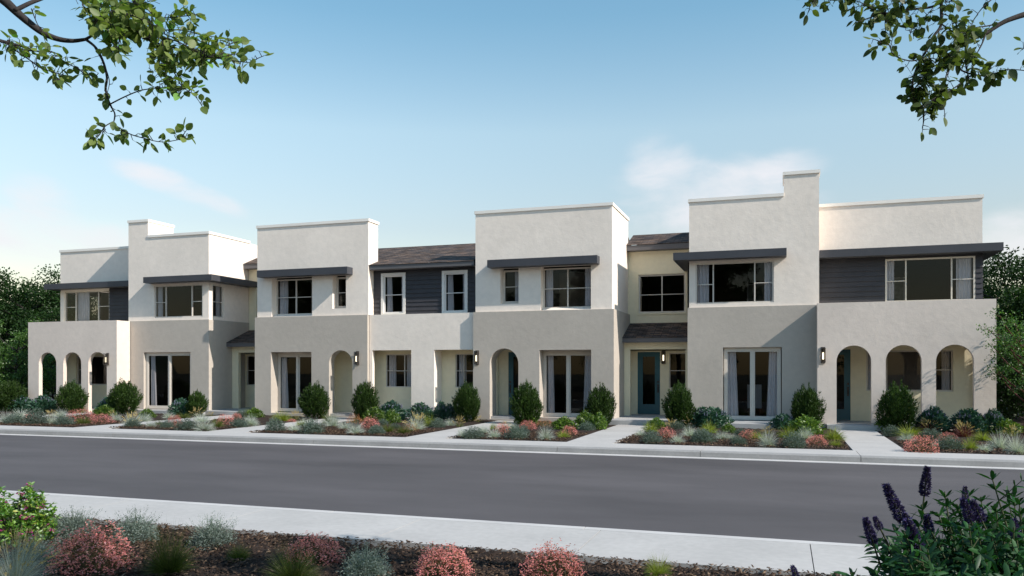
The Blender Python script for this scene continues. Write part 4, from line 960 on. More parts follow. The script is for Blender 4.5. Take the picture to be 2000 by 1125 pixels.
LAY = {   # crop origin x, y, scale : kind, x, base y, width, height (crop pixels)
 (0, 720, 7.5): "s150,540,390,330 s1050,570,400,340 s1820,615,430,400 t320,610,310,200 t640,620,310,210 t1600,605,320,170 l1270,650,200,120 l1530,690,270,150 l60,610,220,90 a1030,640,330,170 a740,710,200,110 a260,610,210,110 f80,795,240,170 f290,735,270,140 f750,805,200,130 f880,705,230,110 f1700,765,160,120 F1830,845,270,210 g220,805,240,140 g530,815,280,210 g940,825,230,140 p430,755,170,95 p1180,775,370,180 p1490,805,280,140 c1810,655,120,75 o1230,815,210,120 a1420,690,150,90 a1640,700,160,90",
 (240, 720, 7.5): "s1085,655,270,300 t850,665,260,210 l355,725,200,130 g640,875,170,120 g940,895,260,160 g1700,855,230,130 g150,855,190,120 g1720,705,210,100 f490,775,220,120 f410,855,190,100 f670,725,190,95 f1150,775,260,120 f1190,905,310,190 f1860,835,210,150 o520,835,130,85 o920,725,220,80 o1380,865,190,145 p760,835,190,150 p1500,835,230,160 p1660,745,130,95 a1080,695,250,130 a1290,692,150,60 y1880,705,210,130 c1560,700,60,40",
 (480, 720, 7.5): "s1010,695,420,440 s1710,665,410,430 l130,715,220,130 y530,765,280,150 a740,745,230,140 l1450,735,170,90 g430,915,250,180 g970,945,290,190 g1920,955,200,120 f70,835,240,140 f620,835,250,120 f710,915,220,120 f1280,855,290,190 f1460,885,220,120 f1610,955,270,165 o1060,795,230,140 y770,845,150,90 c1590,795,210,120 p1820,875,250,160 a1640,725,230,100 a1170,670,120,110 p880,785,110,45",
 (680, 720, 7.03): "s1630,725,400,490 l370,715,300,180 l590,745,200,170 t600,690,310,230 t1000,660,330,170 t1270,705,180,230 t1390,705,190,200 F930,845,290,240 f1400,775,190,90 f1570,935,190,130 o540,875,200,125 o760,895,210,125 y1110,795,200,175 g390,900,190,120 g1230,805,180,120 g1720,955,260,150 g470,765,130,70 g640,835,150,80 c850,875,180,115 a1540,795,220,150 a1800,735,170,90 f1850,885,150,110",
 (860, 740, 7.14): "s1200,625,410,530 l1230,625,230,140 l1070,625,140,100 l1720,695,300,160 g1060,835,270,180 g1160,775,150,120 g1780,690,190,100 f600,765,180,120 f750,825,230,150 f1470,845,260,190 f990,700,160,100 y1720,825,190,120 y680,695,120,80 p860,770,210,150 p1220,705,220,120 p1800,785,210,130 c1450,660,210,110 a780,665,220,80 a960,610,130,70",
 (1100, 740, 6.667): "s480,610,370,480 s1510,605,400,500 l290,645,270,210 l480,655,200,210 l1220,635,200,125 y1130,685,210,130 y1900,705,230,140 g310,665,180,100 g1150,835,240,155 g1840,825,270,155 f1010,745,180,90 f1490,835,210,120 f1650,750,230,140 p1340,770,200,140 a1400,650,210,130 a1650,620,210,150 t1820,610,300,220 g1480,650,200,90",
 (1360, 740, 5.882): "s1270,565,390,440 t190,555,310,210 t1000,575,230,160 l1250,635,330,200 l370,615,150,100 y700,695,180,100 y1050,690,230,145 y1580,705,240,150 y1600,775,160,85 f290,695,210,100 f400,700,140,80 f820,775,240,180 f1250,690,200,130 g60,735,210,150 g480,755,170,100 g1120,785,230,165 g520,645,150,70 p590,695,170,110 p1380,765,220,120 a820,625,190,90",
 (1680, 740, 6.25): "s450,600,480,490 l330,625,260,150 l1470,605,220,140 l1760,650,330,150 t900,570,330,200 t1330,590,350,200 t1620,530,220,140 g390,695,190,120 g1090,865,270,160 g860,725,230,110 y600,705,340,130 y1340,865,210,150 y1490,745,210,110 f570,755,210,95 f1520,885,190,100 f1700,855,250,210 f1900,905,260,230 f940,845,140,90 p750,885,350,190 p1060,765,190,110 r840,650,310,160 r1260,700,270,180 a1850,705,240,150",
}
ORD = ['first','second','third','fourth','fifth','sixth','seventh','eighth','ninth','tenth','eleventh','twelfth','thirteenth','fourteenth','fifteenth','sixteenth']
items = []
for (ox, oy, s_), txt in LAY.items():
    for tok in txt.split():
        k = tok[0]; x, y, w_, h_ = [float(q) for q in tok[1:].split(',')]
        px, py = ox+x/s_, oy+y/s_
        p = at_z(px, py-.4, FLOOR-.01); dep = depth_of(p.x, p.y); ww = w_/s_/F_PX*dep
        ymax = 29.25-min(ww*.45, .5)
        if p.x < -24.6 and k != 's': ymax = 29.0
        if p.y > ymax: q = ymax/p.y; p = Vector((p.x*q, ymax, p.z))
        dep = depth_of(p.x, p.y); ww = w_/s_/F_PX*dep
        hh = CAMH+(HOR-(py-h_/s_))/F_PX*dep-(FLOOR-.03)
        items.append([k, p, ww, hh])
bcut = [-23.05+.7, -16.8, -9.9, -5.0, 2.2]
bedn = ['first', 'second', 'third', 'fourth', 'fifth', 'sixth']
cnt = {}
for it in sorted(items, key=lambda i: 1000+(i[1].x/i[1].y)):
    k, p, ww, hh = it
    b = sum(p.x > c for c in bcut); n = cnt.get((k, b), 0); cnt[(k, b)] = n+1; it.append((b, n))
HF = dict.fromkeys('stlfFoygpcar', 1.0)
WF = {**dict.fromkeys('stlfFoygpcar', 1.25), 's': random.uniform(.92, 1.08), 'a': .95}
for it in items:
    k, p, ww, hh, (b, n) = it
    nm, protos, lab, cat, grp = KN[k]
    tot = cnt[(k, b)]
    label = f"{lab}, {'only one' if tot == 1 else ORD[min(n, 15)]+' from left'} in the {bedn[b]} far bed"
    # keep clear of the paths
    for (a_, b_, ye) in walks:
        r_ = min(ww*.3, .25)
        if a_-r_ < p.x < b_+r_ and p.y < ye: p.x = a_-r_ if p.x < (a_+b_)/2 else b_+r_
    inst(random.choice(protos), nm, (p.x, p.y, FLOOR-.03), ww*(random.uniform(.9, 1.12) if k == 's' else WF[k]), hh*HF[k], label, cat, grp)

# ---- foreground bed plants (larger, closer)
def fore(pl, name, px, py, wpx, hpx, label, cat, rz=None, group=None):
    p = at_z(px, py, .15); d = depth_of(p.x, p.y); inst(pl, name, (p.x, p.y, .12), wpx/F_PX*d, hpx/F_PX*d, label, cat, group, rz)
hel = p_mound(101, 'L_hel', None, 3600, 0, .085, hh=.72)
def add_wisps(seed):
    global rng; rng = np.random.default_rng(seed)
    pl = p_mound(seed, 'L_hel', None, 4200, 0, .06, hh=.70)
    k = 90; a = rng.uniform(0, 6.283, k); el = rng.uniform(0, .75, k); D = np.stack([np.sin(el)*np.cos(a), np.sin(el)*np.sin(a), np.cos(el)], 1)
    V, F = blades(D*.3, D, rng.uniform(.45, .72, k), .006, .1, 3); PP = D*.3+D*rng.uniform(.3, .6, k)[:, None]; 
    Q = leafq(np.repeat(PP, 8, 0)+np.repeat(D, 8, 0)*rng.uniform(-.15, .1, (k*8, 1)), unit(np.repeat(D, 8, 0)+rng.normal(size=(k*8, 3))*.4), .035, .010)
    V2, F2 = lat_cat((V, F), (Q, np.arange(len(Q)).reshape(-1, 4)))
    pl.parts.append(('stalks', nmesh('stalks', V2, F2, 'L_hel'), 0)); return pl
helA, helB = add_wisps(102), add_wisps(103)
G1 = 'silvery mounds in the foreground bed'
fore(helA, 'silver_mound', 143, 1049, 96, 58, 'silvery grey mound with fine stalks beside the yellow green corner bush', 'plant', group=G1)
fore(helB, 'silver_mound', 264, 1054, 92, 62, 'silvery mound by the pavement, just right of the largest pink mound', 'plant', group=G1)
fore(helA, 'silver_mound', 416, 1064, 90, 60, 'silvery mound by the pavement between dark grass and the second pink mound', 'plant', 2.1, G1)
fore(helB, 'silver_mound', 716, 1124, 100, 66, 'silvery mound between the second and third pink mounds of the foreground bed', 'plant', 1.1, G1)
fore(helB, 'silver_mound', 62, 1102, 110, 60, 'silvery mound partly behind the straw topped grass in the left corner', 'plant', 4.1, G1)
pk = [p_mound(111+i, 'L_pinkg', 'F_pink', 2600, 2500, .05, .027, hh=.85) for i in range(2)]
G2 = 'pink flowering mounds in the foreground bed'
fore(pk[0], 'pink_flower_mound', 178, 1112, 150, 86, 'largest pink flowering mound at the left of the foreground bed', 'flowering plant', 0, G2)
fore(pk[1], 'pink_flower_mound', 612, 1096, 112, 54, 'pink flowering mound touching the pavement edge right of the silvery mounds', 'flowering plant', 0, G2)
fore(pk[0], 'pink_flower_mound', 868, 1122, 118, 60, 'pink flowering mound in the middle of the foreground bed', 'flowering plant', 2, G2)
fore(pk[1], 'pink_flower_mound', 1080, 1128, 124, 68, 'rightmost pink flowering mound in the foreground bed', 'flowering plant', 3, G2)
dg = [p_grass(121+i, 'L_dkg', 1300, .008, .85, .45, None, .58, .16) for i in range(2)]
G3 = 'green grass tufts in the foreground bed'
fore(dg[0], 'grass_tuft', 330, 1118, 110, 92, 'tall dark green grass tuft between two silvery mounds near the camera', 'ornamental grass', 0, G3)
fore(dg[1], 'grass_tuft', 466, 1092, 56, 36, 'small olive green grass tuft alone on the mulch', 'ornamental grass', 0, G3)
fore(dg[1], 'grass_tuft', 572, 1136, 120, 76, 'dark green grass tuft in front of the pavement side pink mound', 'ornamental grass', 1, G3)
lm_ = p_grass(125, 'L_lime', 700, .012, .9, .5, None, .55, .14)
fore(lm_, 'grass_tuft', 1285, 1122, 66, 44, 'yellow green grass tuft, rightmost of the foreground tufts', 'ornamental grass', 0, G3)
fz = p_grass(127, 'L_fesc', 1500, .006, 1.0, .55, (40, 'L_tan', 1.15), .6, .1)
fore(fz, 'fescue_tuft', 28, 1150, 150, 112, 'blue grey fescue with long straw seed heads in the lower left corner', 'ornamental grass', 0)
# corner bush with magenta flowers
def corner_bush():
    global rng; rng = np.random.default_rng(131)
    n = 420; u = rng.uniform(.1, 1, n); ph = rng.uniform(0, 6.283, n); r = rng.uniform(.55, 1, n)**.6
    C = np.stack([np.sqrt(1-(u*.93)**2)*np.cos(ph)*r*.48, np.sqrt(1-(u*.93)**2)*np.sin(ph)*r*.48, u*r*.95*(1+.12*np.sin(ph*4))], 1)
    D = unit(C*np.array([1, 1, .8])+np.array([0, 0, .7])+rng.normal(size=(n, 3))*.2)
    k = 12; P = np.repeat(C, k, 0)-np.repeat(D, k, 0)*rng.uniform(0, .12, (n*k, 1)); DD = unit(np.repeat(D, k, 0)+rng.normal(size=(n*k, 3))*.6)
    V, b = leafhex(P, DD, .062*rng.uniform(.7, 1.2, n*k), .026)
    fol = hexmesh('foliage', V, b, 'L_var')
    st = MB()
    for i in range(0, n, 6): c_ = C[i]; st.tube([(0,0,0), tuple(c_*np.array([.5,.5,.45])), tuple(c_)], [.012, .008, .004], 5)
    me = bpy.data.meshes.new('stems'); me.from_pydata(st.v, [], st.f); me.materials.append(M['stem'])
    kf = 46; idx = rng.choice(n, kf); CF = np.repeat(C[idx], 22, 0)+rng.normal(size=(kf*22, 3))*.016
    fl = nmesh('flowers', leafq(CF, rdir(kf*22, .3), .022, .016), 4, 'F_mag')
    return PL([('foliage', fol, 0), ('stems', me, 0), ('flowers', fl, 0)])
fore(corner_bush(), 'flowering_bush', 22, 1058, 165, 104, 'bright yellow green bush with magenta flowers at the left edge by the pavement', 'bush', 0)

# ---- purple spike bush, lower right
def spike_bush():
    global rng; rng = np.random.default_rng(141)
    root = empty('butterfly_bush', (0, 0, 0)); tag(root, 'large dark green bush with purple flower spikes in the lower right corner', 'bush')
    base = Vector((1.20, 4.35, .1)); root.location = base
    tips = []   # photo x, y, depth
    for (x, y, d) in [(1935,925,4.2),(1945,990,4.1),(1980,960,4.4),(1700,1045,4.0),(1720,1085,3.8),(1660,1118,3.7),(1745,1030,4.0),(1800,985,4.1),(1845,960,4.2),(1870,985,4.3),
        (1905,1000,4.0),(1960,1030,3.9),(1990,1000,4.3),(1780,1060,3.8),(1820,1040,3.9),(1860,1060,3.8),(1760,1100,3.6),(1830,1100,3.6),(1900,1080,3.7),(1960,1090,3.7),(1850,1020,4.1),(1925,1045,4.0),
        (1880,1120,3.6),(1945,1130,3.6),(1800,1130,3.6),(1990,1120,3.7),(1990,1060,4.0),(1830,1000,4.4),(1890,960,4.5),(1770,1010,4.3),(2030,1000,4.2),(2040,1060,4.1),(1740,1125,3.6),(1700,1120,4.0),(1790,1020,4.3),(1815,1075,4.2),(1845,1105,4.0),(1875,1020,4.4),(1905,1060,4.3),(1935,1075,4.2),(1975,1080,4.2),(1990,1030,4.2),(1955,1005,4.5),(1915,970,4.4),(1860,1130,3.4),(1910,1125,3.4),(1970,1125,3.4),(1820,1120,3.9),(1780,1125,4.0),(1750,1075,4.2),(1990,975,4.0),(1925,1110,3.9),(1985,1100,4.0),(1860,1085,4.2),(1930,1010,4.4),(1965,960,4.6)]:
        tips.append(at_w(x, y, d)-base)
    for i in range(62): tips.append(at_w(rng.uniform(1730, 2030), rng.uniform(1025, 1135), rng.uniform(3.5, 4.5))-base)
    st = MB(); P = []; D = []; Sv = []; LL = []
    for t_ in tips:
        b0 = Vector((rng.uniform(-.12, .12), rng.uniform(-.12, .12), 0)); b0 += Vector((t_.x*.45, t_.y*.35, 0))
        mid = b0.lerp(t_, .55)+Vector((rng.uniform(-.08, .08), rng.uniform(-.08, .08), .08))
        pts = [b0]+[b0.lerp(mid, .5)]+[mid]+[mid.lerp(t_, .5)+Vector((0, 0, .02))]+[t_]
        st.tube(pts, [.012, .010, .008, .005, .003], 6)
        L_ = (t_-mid).length+ (mid-b0).length; s = 0; f = .16
        while f < 1.0:
            j = min(int(f*4), 3); q = pts[j].lerp(pts[j+1], f*4-j); ax = (pts[j+1]-pts[j]).normalized()
            a0 = rng.uniform(0, 6.28); kk = 2 if f < .9 else 5
            u = ax.orthogonal().normalized(); v = ax.cross(u)
            for i in range(kk):
                a = a0+6.283*i/kk; rad = u*math.cos(a)+v*math.sin(a)
                d = (rad*.95+ax*(.45 if f < .9 else .9)).normalized(); P.append(tuple(q)); D.append(tuple(d)); Sv.append(tuple(ax.cross(d).normalized())); LL.append((.115 if f < .9 else .085)*rng.uniform(.75, 1.2))
            # side shoots
            if rng.uniform() < .55 and f < .92:
                a = rng.uniform(0, 6.28); dr = (u*math.cos(a)+v*math.sin(a)+ax*.6).normalized(); ln = rng.uniform(.08, .17); e = q+dr*ln
                st.tube([q, e], [.003, .002], 4)
                for g in (.35, .7, 1.0):
                    qq = q+dr*ln*g; u2 = dr.orthogonal().normalized(); v2 = dr.cross(u2); a1 = rng.uniform(0, 6.28); k3 = 2 if g < 1 else 4
                    for i in range(k3):
                        aa = a1+6.283*i/k3; d = (u2*math.cos(aa)+v2*math.sin(aa)+dr*.7).normalized(); P.append(tuple(qq)); D.append(tuple(d)); Sv.append(tuple(dr.cross(d).normalized())); LL.append(.07*rng.uniform(.7, 1.2))
            f += .045
    P = np.array(P); D = np.array(D); Sv = np.array(Sv); LL = np.array(LL)
    V, b = leafhex(P, D, LL, LL*.25, Sv, .22)
    o = obj('foliage', hexmesh('foliage', V, b, 'L_budd'), 'L_budd', root)
    st.build('stems', 'stem', root)
    # flower spikes: axis from lower to upper photo points
    for (x0, y0, x1, y1, d, wd) in [(1805,969,1811,913,4.1,20),(1763,1018,1730,948,3.9,24),(1799,1092,1772,1015,3.7,28),(1706,1062,1690,1012,3.8,20),(1720,1034,1708,1010,4.0,15),(1897,1020,1880,975,3.9,20),(1918,1018,1899,978,3.9,20),
        (1885,975,1885,950,4.2,12),(1985,1052,1980,1014,3.8,18),(1815,1040,1811,1006,4.0,18),(1772,1030,1768,1002,3.8,16),(1755,1120,1742,1072,4.0,20),(1560,1142,1548,1106,3.5,16)]:
        a = at_w(x0, y0, d)-base; t_ = at_w(x1, y1, d)-base; ax = (t_-a); ln = ax.length; ax.normalize(); r0 = wd*.43/F_PX*d
        n = int(1500*ln/.18); f = rng.uniform(0, 1, n); ph = rng.uniform(0, 6.283, n)
        u = np.array(ax.orthogonal().normalized()); v = np.cross(np.array(ax), u)
        prof = r0*np.minimum(1, np.minimum(f*5+.5, (1-f)*1.3+.16))*(.9+.1*np.sin(f*60))
        rad = u*np.cos(ph)[:, None]+v*np.sin(ph)[:, None]
        PP = np.array(a)+np.array(ax)*(f*ln)[:, None]+rad*(prof*.72)[:, None]; DD = unit(rad+np.array(ax)*.35+rng.normal(size=(n, 3))*.35)
        A = leafq(PP, DD, r0*rng.uniform(.4, .9, n), r0*.30)
        obj('flower_spike', nmesh('flower_spike', A, 4, 'F_budd'), 'F_budd', root)
        if x0 == 1560:
            b0 = Vector((a.x*.8, a.y*.9, 0)); st2 = MB().tube([b0, a, a+ax*ln*.8], [.006, .004, .003], 6)
        else: st2 = MB().tube([a-ax*.12, a, a+ax*ln*.9], [.005, .004, .003], 6)
        st2.build('flower_stalk', 'stem', root)
spike_bush()

# ---- overhanging trees: trunk outside the frame, boughs reaching in
def px_path(pts, ox, oy, s_, w0, w1):
    n = len(pts); return [at_w(ox+x/s_, oy+y/s_, w0+(w1-w0)*i/max(1, n-1)) for i, (x, y) in enumerate(pts)]
def smooth(pts, k=4):
    out = []
    for i in range(len(pts)-1):
        p0 = pts[max(i-1, 0)]; p1 = pts[i]; p2 = pts[i+1]; p3 = pts[min(i+2, len(pts)-1)]
        for j in range(k):
            t = j/k; out.append(.5*((2*p1)+(p2-p0)*t+(2*p0-5*p1+4*p2-p3)*t*t+(3*p1-p0-3*p2+p3)*t**3))
    return out+[pts[-1]]
def overhang(name, label, trunk, limbs, twigs, seed, lm, crown, ls=.053, clump=()):
    global rng; rng = np.random.default_rng(seed)
    base = Vector(trunk[0]); root = empty(name, base); tag(root, label, 'tree')
    tr_ = MB(); tp = [Vector(p)-base for p in trunk]; tr_.tube(smooth(tp), np.linspace(.15, .07, len(smooth(tp))), 12)
    tr_.build('trunk', 'bark', root, True)
    P = []; D = []; LL = []; SS = []
    br = MB()
    pet = MB()
    def twig_leaves(pts, dens, f0):
        Ls = [0]
        for a, b_ in zip(pts, pts[1:]): Ls.append(Ls[-1]+(b_-a).length)
        s = Ls[-1]*f0
        while s < Ls[-1]+.001:
            j = max(0, min(len(pts)-2, next((i for i in range(len(Ls)-1) if Ls[i+1] >= s), len(pts)-2)))
            t = (s-Ls[j])/max(1e-6, Ls[j+1]-Ls[j]); q = pts[j].lerp(pts[j+1], t); ax = (pts[j+1]-pts[j]).normalized()
            # short spur with a small rosette of leaves
            kk = rng.integers(1, 3)
            sp = Vector(rng.normal(size=3)); sp = (sp-ax*sp.dot(ax)).normalized()*rng.uniform(.01, .035)
            e = q+sp+Vector((0, 0, rng.uniform(-.005, .015))); br.tube([q, e], [.0022, .0016], 4, False)
            for i in range(kk):
                d = Vector(rng.normal(size=3)); d.z -= .35; d = (d.normalized()*.9+ax*.35+sp.normalized()*.5).normalized()
                pl_ = rng.uniform(.008, .02); q2 = e+d*pl_; br.tube([e, q2], [.001, .001], 3, False)
                P.append(tuple(q2)); D.append(tuple(d)); LL.append(ls*rng.uniform(.65, 1.15)); SS.append(tuple(d.cross(Vector(rng.normal(size=3))+Vector((0, 0, 1.2))).normalized()))
            s += rng.uniform(.5, 1.5)*dens*1.4
        # end leaf
        P.append(tuple(pts[-1])); D.append(tuple(ax)); LL.append(ls); SS.append(tuple(ax.orthogonal().normalized()))
    for (path, r0, r1) in limbs:
        p = smooth([q-base for q in path], 5); br.tube(p, np.linspace(r0, r1, len(p)), 8)
    for (path, r0, dens, f0) in twigs:
        p = [q-base for q in path]; p = smooth([v+Vector(rng.normal(size=3))*.006 for v in p], 4)
        br.tube(p, np.linspace(r0, .0016, len(p)), 6); twig_leaves(p, dens, f0)
        # side twiglets
        L_ = len(p)
        for i in range(2, L_-1):
            if rng.uniform() < .16:
                ax = (p[i+1]-p[i]).normalized(); d = Vector(rng.normal(size=3)); d = (d-ax*d.dot(ax)).normalized(); d = (d+ax*.8+Vector((0, 0, -.12))).normalized(); ln = rng.uniform(.03, .085)
                q = [p[i], p[i]+d*ln*.5+Vector((0, 0, .004)), p[i]+d*ln]; br.tube(q, [.003, .0022, .0014], 4, False); twig_leaves(q, dens*.9, .2)
    for (x, y, ox, oy, s_, w_, rad, n) in clump:
        c_ = at_w(ox+x/s_, oy+y/s_, w_)-base
        for i in range(n):
            q = c_+Vector(rng.normal(size=3))*rad; d = Vector(rng.normal(size=3)); d.z -= .5; d.normalize()
            e = q+Vector(rng.normal(size=3))*.03; br.tube([e, q], [.0018, .001], 3, False)
            P.append(tuple(q)); D.append(tuple(d)); LL.append(ls*rng.uniform(.7, 1.2)); SS.append(tuple(d.cross(Vector(rng.normal(size=3))+Vector((0, 0, .8))).normalized()))
    # rest of the crown, above the frame, plus unseen clumps added for shade
    top = tp[-1]
    for (cx, cy, cz, rx, rz_, n) in crown:
        c_ = Vector((cx, cy, cz))-base
        lp = [top, top.lerp(c_, .5)+Vector((0, 0, .25)), c_]; p = smooth(lp, 4); br.tube(p, np.linspace(.06, .015, len(p)), 7)
        for i in range(n//60):
            e = c_+Vector(rng.normal(size=3)).normalized()*rng.uniform(.3, 1)**.5*rx; e.z = c_.z+(e.z-c_.z)*rz_/rx
            br.tube([c_, c_.lerp(e, .5)+Vector((0, 0, .05)), e], [.012, .007, .003], 5, False)
            for j in range(60):
                q = c_.lerp(e, rng.uniform(.55, 1.05))+Vector(rng.normal(size=3))*.09; d = Vector(rng.normal(size=3)); d.z -= .4; d.normalize()
                P.append(tuple(q)); D.append(tuple(d)); LL.append(ls*rng.uniform(.8, 1.3)); SS.append(tuple(d.cross(Vector(rng.normal(size=3))).normalized()))
    br.build('boughs', 'bark', root, True)
    P = np.array(P); D = np.array(D); LL = np.array(LL); SS = np.array(SS)
    obj('foliage', ovalleaf('foliage', P, D, LL, LL*rng.uniform(.58, .74, len(P)), SS, .12, lm), lm, root)
q_ = (0, 0, 3.409)
def lp(pts, w0, w1): return px_path(pts, 0, 0, 3.409, w0, w1)
A = [(-250,-170),(-60,-60),(30,5),(100,70),(180,140),(280,215),(380,258),(480,272),(570,262)]
limbsL = [(lp(A, 4.3, 4.35), .030, .0085), (lp([(570,262),(620,230),(655,188)], 4.35, 4.3), .008, .005),
  (lp([(570,262),(640,320),(690,420),(712,520),(705,600),(735,700),(765,760),(755,820)], 4.35, 4.25), .0075, .003), (lp([(100,70),(200,20),(300,-20),(420,-90)], 4.3, 4.5), .012, .008),
  (lp([(420,-400),(520,-160),(600,-40),(700,60),(860,170),(950,240),(1080,320)], 4.6, 4.2), .016, .005), (lp([(-200,200),(-30,262),(60,285),(150,310)], 4.2, 4.25), .012, .005)]
twigsL = [(lp([(655,190),(760,140),(900,175),(1060,205),(1200,208),(1330,235),(1480,258)], 4.3, 4.15), .005, .016, .1),
  (lp([(640,320),(690,420),(712,520),(705,600)], 4.33, 4.3), .003, .05, .2),
  (lp([(735,700),(830,650),(940,605),(1040,580),(1150,578)], 4.28, 4.1), .004, .022, .25), (lp([(705,600),(735,700),(765,760),(755,820)], 4.3, 4.25), .003, .03, .2),
  (lp([(755,820),(700,855),(650,900),(600,960)], 4.25, 4.2), .003, .016, .35), (lp([(760,825),(850,880),(960,920),(1100,940),(1230,935)], 4.25, 4.1), .0035, .018, .1),
  (lp([(60,285),(150,310),(260,330),(360,350),(430,410),(520,460),(640,510)], 4.25, 4.1), .005, .018, .0), (lp([(-40,270),(40,285),(120,340),(180,400),(260,460),(340,480),(440,505)], 4.2, 4.15), .005, .018, .05),
  (lp([(1080,320),(1230,380),(1400,400),(1550,425),(1690,410)], 4.2, 4.0), .005, .014, .0), (lp([(1080,330),(1120,430),(1170,500),(1230,580),(1290,640),(1350,700)], 4.2, 4.05), .004, .020, .0),
  (lp([(800,-60),(880,10),(960,60),(1080,110),(1200,90),(1310,110)], 4.3, 4.15), .005, .018, .2), (lp([(700,60),(860,170),(950,240),(1080,320)], 4.3, 4.2), .004, .010, .0),
  (lp([(520,-60),(600,20),(680,110),(740,200),(770,300),(760,370)], 4.3, 4.1), .004, .013, .2), (lp([(560,-40),(560,40),(620,130),(700,210),(830,280)], 4.2, 4.0), .004, .010, .2),
  (lp([(900,175),(980,260),(1100,300),(1250,330),(1400,300),(1540,300)], 4.25, 4.1), .004, .014, .1), (lp([(950,240),(1050,240),(1170,280),(1300,340),(1420,370),(1560,360)], 4.15, 4.0), .004, .016, .1),
  (lp([(200,60),(240,110),(265,165),(290,180)], 4.3, 4.2), .003, .05, .1), (lp([(740,60),(850,100),(960,140),(1040,190)], 4.1, 4.0), .004, .010, .0),
  (lp([(1060,205),(1150,240),(1280,250),(1420,310),(1500,350)], 4.2, 4.1), .003, .020, .1), (lp([(700,-40),(820,20),(920,40),(1000,0)], 4.2, 4.1), .004, .012, .1)]
clL = [(640,90,0,0,3.409,4.25,.045,21),(740,60,0,0,3.409,4.2,.05,24),(840,110,0,0,3.409,4.2,.05,27),(760,200,0,0,3.409,4.15,.045,21),(1080,380,0,0,3.409,4.15,.05,24),(1180,420,0,0,3.409,4.1,.05,21),(900,30,0,0,3.409,4.2,.05,21)]
overhang('leafy_tree', 'tree at the left edge with a curved bough and large oval leaves overhead', [(-5.5, 2.4, .05), (-5.4, 2.45, 1.5), (-5.2, 2.6, 3.2), (-5.0, 2.9, 4.7)], limbsL, twigsL, 151, 'L_over',
   [(-5.3, 3.1, 5.6, 1.0, .7, 900), (-4.6, 3.2, 5.5, .9, .55, 900), (-3.6, 4.2, 5.35, .7, .4, 600)], clump=clL)
def rp(pts, w0, w1): return px_path(pts, 1500, 0, 3.75, w0, w1)
limbsR = [(rp([(2260,0),(2060,60),(1920,95),(1820,125),(1720,165),(1600,240),(1500,285),(1450,300)], 4.7, 4.6), .022, .006), (rp([(1450,300),(1390,370),(1350,450),(1310,540),(1290,610)], 4.6, 4.5), .006, .003),
  (rp([(1500,-500),(1350,-250),(1290,-120),(1270,-30),(1270,80),(1265,190),(1210,270),(1160,370),(1110,450),(1075,540),(1060,640),(1090,760),(1140,850),(1130,940)], 4.8, 4.5), .012, .0025),
  (rp([(1290,-60),(1270,0),(1200,50),(1040,70),(900,95),(800,85),(700,30)], 4.7, 4.6), .008, .004)]
twigsR = [(rp([(1700,170),(1620,185),(1500,210),(1420,250)], 4.65, 4.5), .005, .022, .2), (rp([(1590,260),(1550,330),(1520,420),(1500,500)], 4.6, 4.5), .005, .020, .2),
  (rp([(1450,300),(1390,370),(1350,450),(1310,540),(1290,610)], 4.6, 4.5), .003, .016, .0), (rp([(1265,190),(1210,270),(1160,370),(1110,450)], 4.6, 4.5), .003, .04, .1), (rp([(1110,450),(1075,540),(1060,640),(1090,760)], 4.5, 4.5), .003, .010, .0),
  (rp([(1090,760),(1140,850),(1130,960)], 4.5, 4.45), .003, .014, .0), (rp([(1110,440),(1040,440),(930,400),(860,320),(790,330)], 4.5, 4.4), .004, .015, .1),
  (rp([(1040,70),(900,95),(800,85),(700,30),(600,-20),(520,-10)], 4.6, 4.5), .004, .014, .0), (rp([(880,95),(760,130),(680,150),(650,170)], 4.6, 4.5), .003, .018, .1), (rp([(870,100),(860,180),(870,250)], 4.6, 4.5), .003, .014, .1),
  (rp([(600,-20),(480,10),(380,10),(290,20)], 4.6, 4.4), .003, .022, .1), (rp([(1350,450),(1450,520),(1560,545),(1660,540),(1760,515),(1900,530),(2000,560)], 4.55, 4.4), .005, .018, .05),
  (rp([(1480,550),(1380,620),(1300,680),(1200,730),(1130,800)], 4.5, 4.4), .004, .012, .0), (rp([(1660,-40),(1560,60),(1500,160),(1470,210)], 4.7, 4.6), .004, .025, .1), (rp([(1265,190),(1340,240),(1400,275),(1470,240)], 4.55, 4.5), .004, .014, .1),
  (rp([(1200,50),(1130,130),(1060,200),(1030,260)], 4.6, 4.5), .003, .012, .1), (rp([(1290,610),(1260,660),(1240,700)], 4.5, 4.45), .003, .012, .1), (rp([(1110,450),(1190,440),(1280,460),(1340,400)], 4.5, 4.4), .003, .010, .0),
  (rp([(1200,730),(1270,780),(1290,860)], 4.45, 4.4), .003, .03, .1), (rp([(2000,300),(1920,330),(1860,370)], 4.5, 4.4), .003, .02, .1), (rp([(1100,-30),(1000,20),(960,40)], 4.6, 4.5), .003, .012, .1), (rp([(1370,-30),(1330,10),(1300,20)], 4.6, 4.5), .003, .012, .1),
  (rp([(1480,560),(1450,470),(1470,400)], 4.5, 4.5), .003, .012, .1), (rp([(1075,540),(1130,560),(1140,620)], 4.5, 4.45), .003, .012, .1), (rp([(1265,100),(1330,130),(1360,170)], 4.5, 4.45), .003, .014, .1)]
clR = [(1090,160,1500,0,3.75,4.55,.035,12),(1290,270,1500,0,3.75,4.5,.035,11),(1180,470,1500,0,3.75,4.5,.04,13),(1080,640,1500,0,3.75,4.5,.03,12),(1240,700,1500,0,3.75,4.5,.035,13),(1400,400,1500,0,3.75,4.5,.035,12),(880,60,1500,0,3.75,4.5,.04,11)]
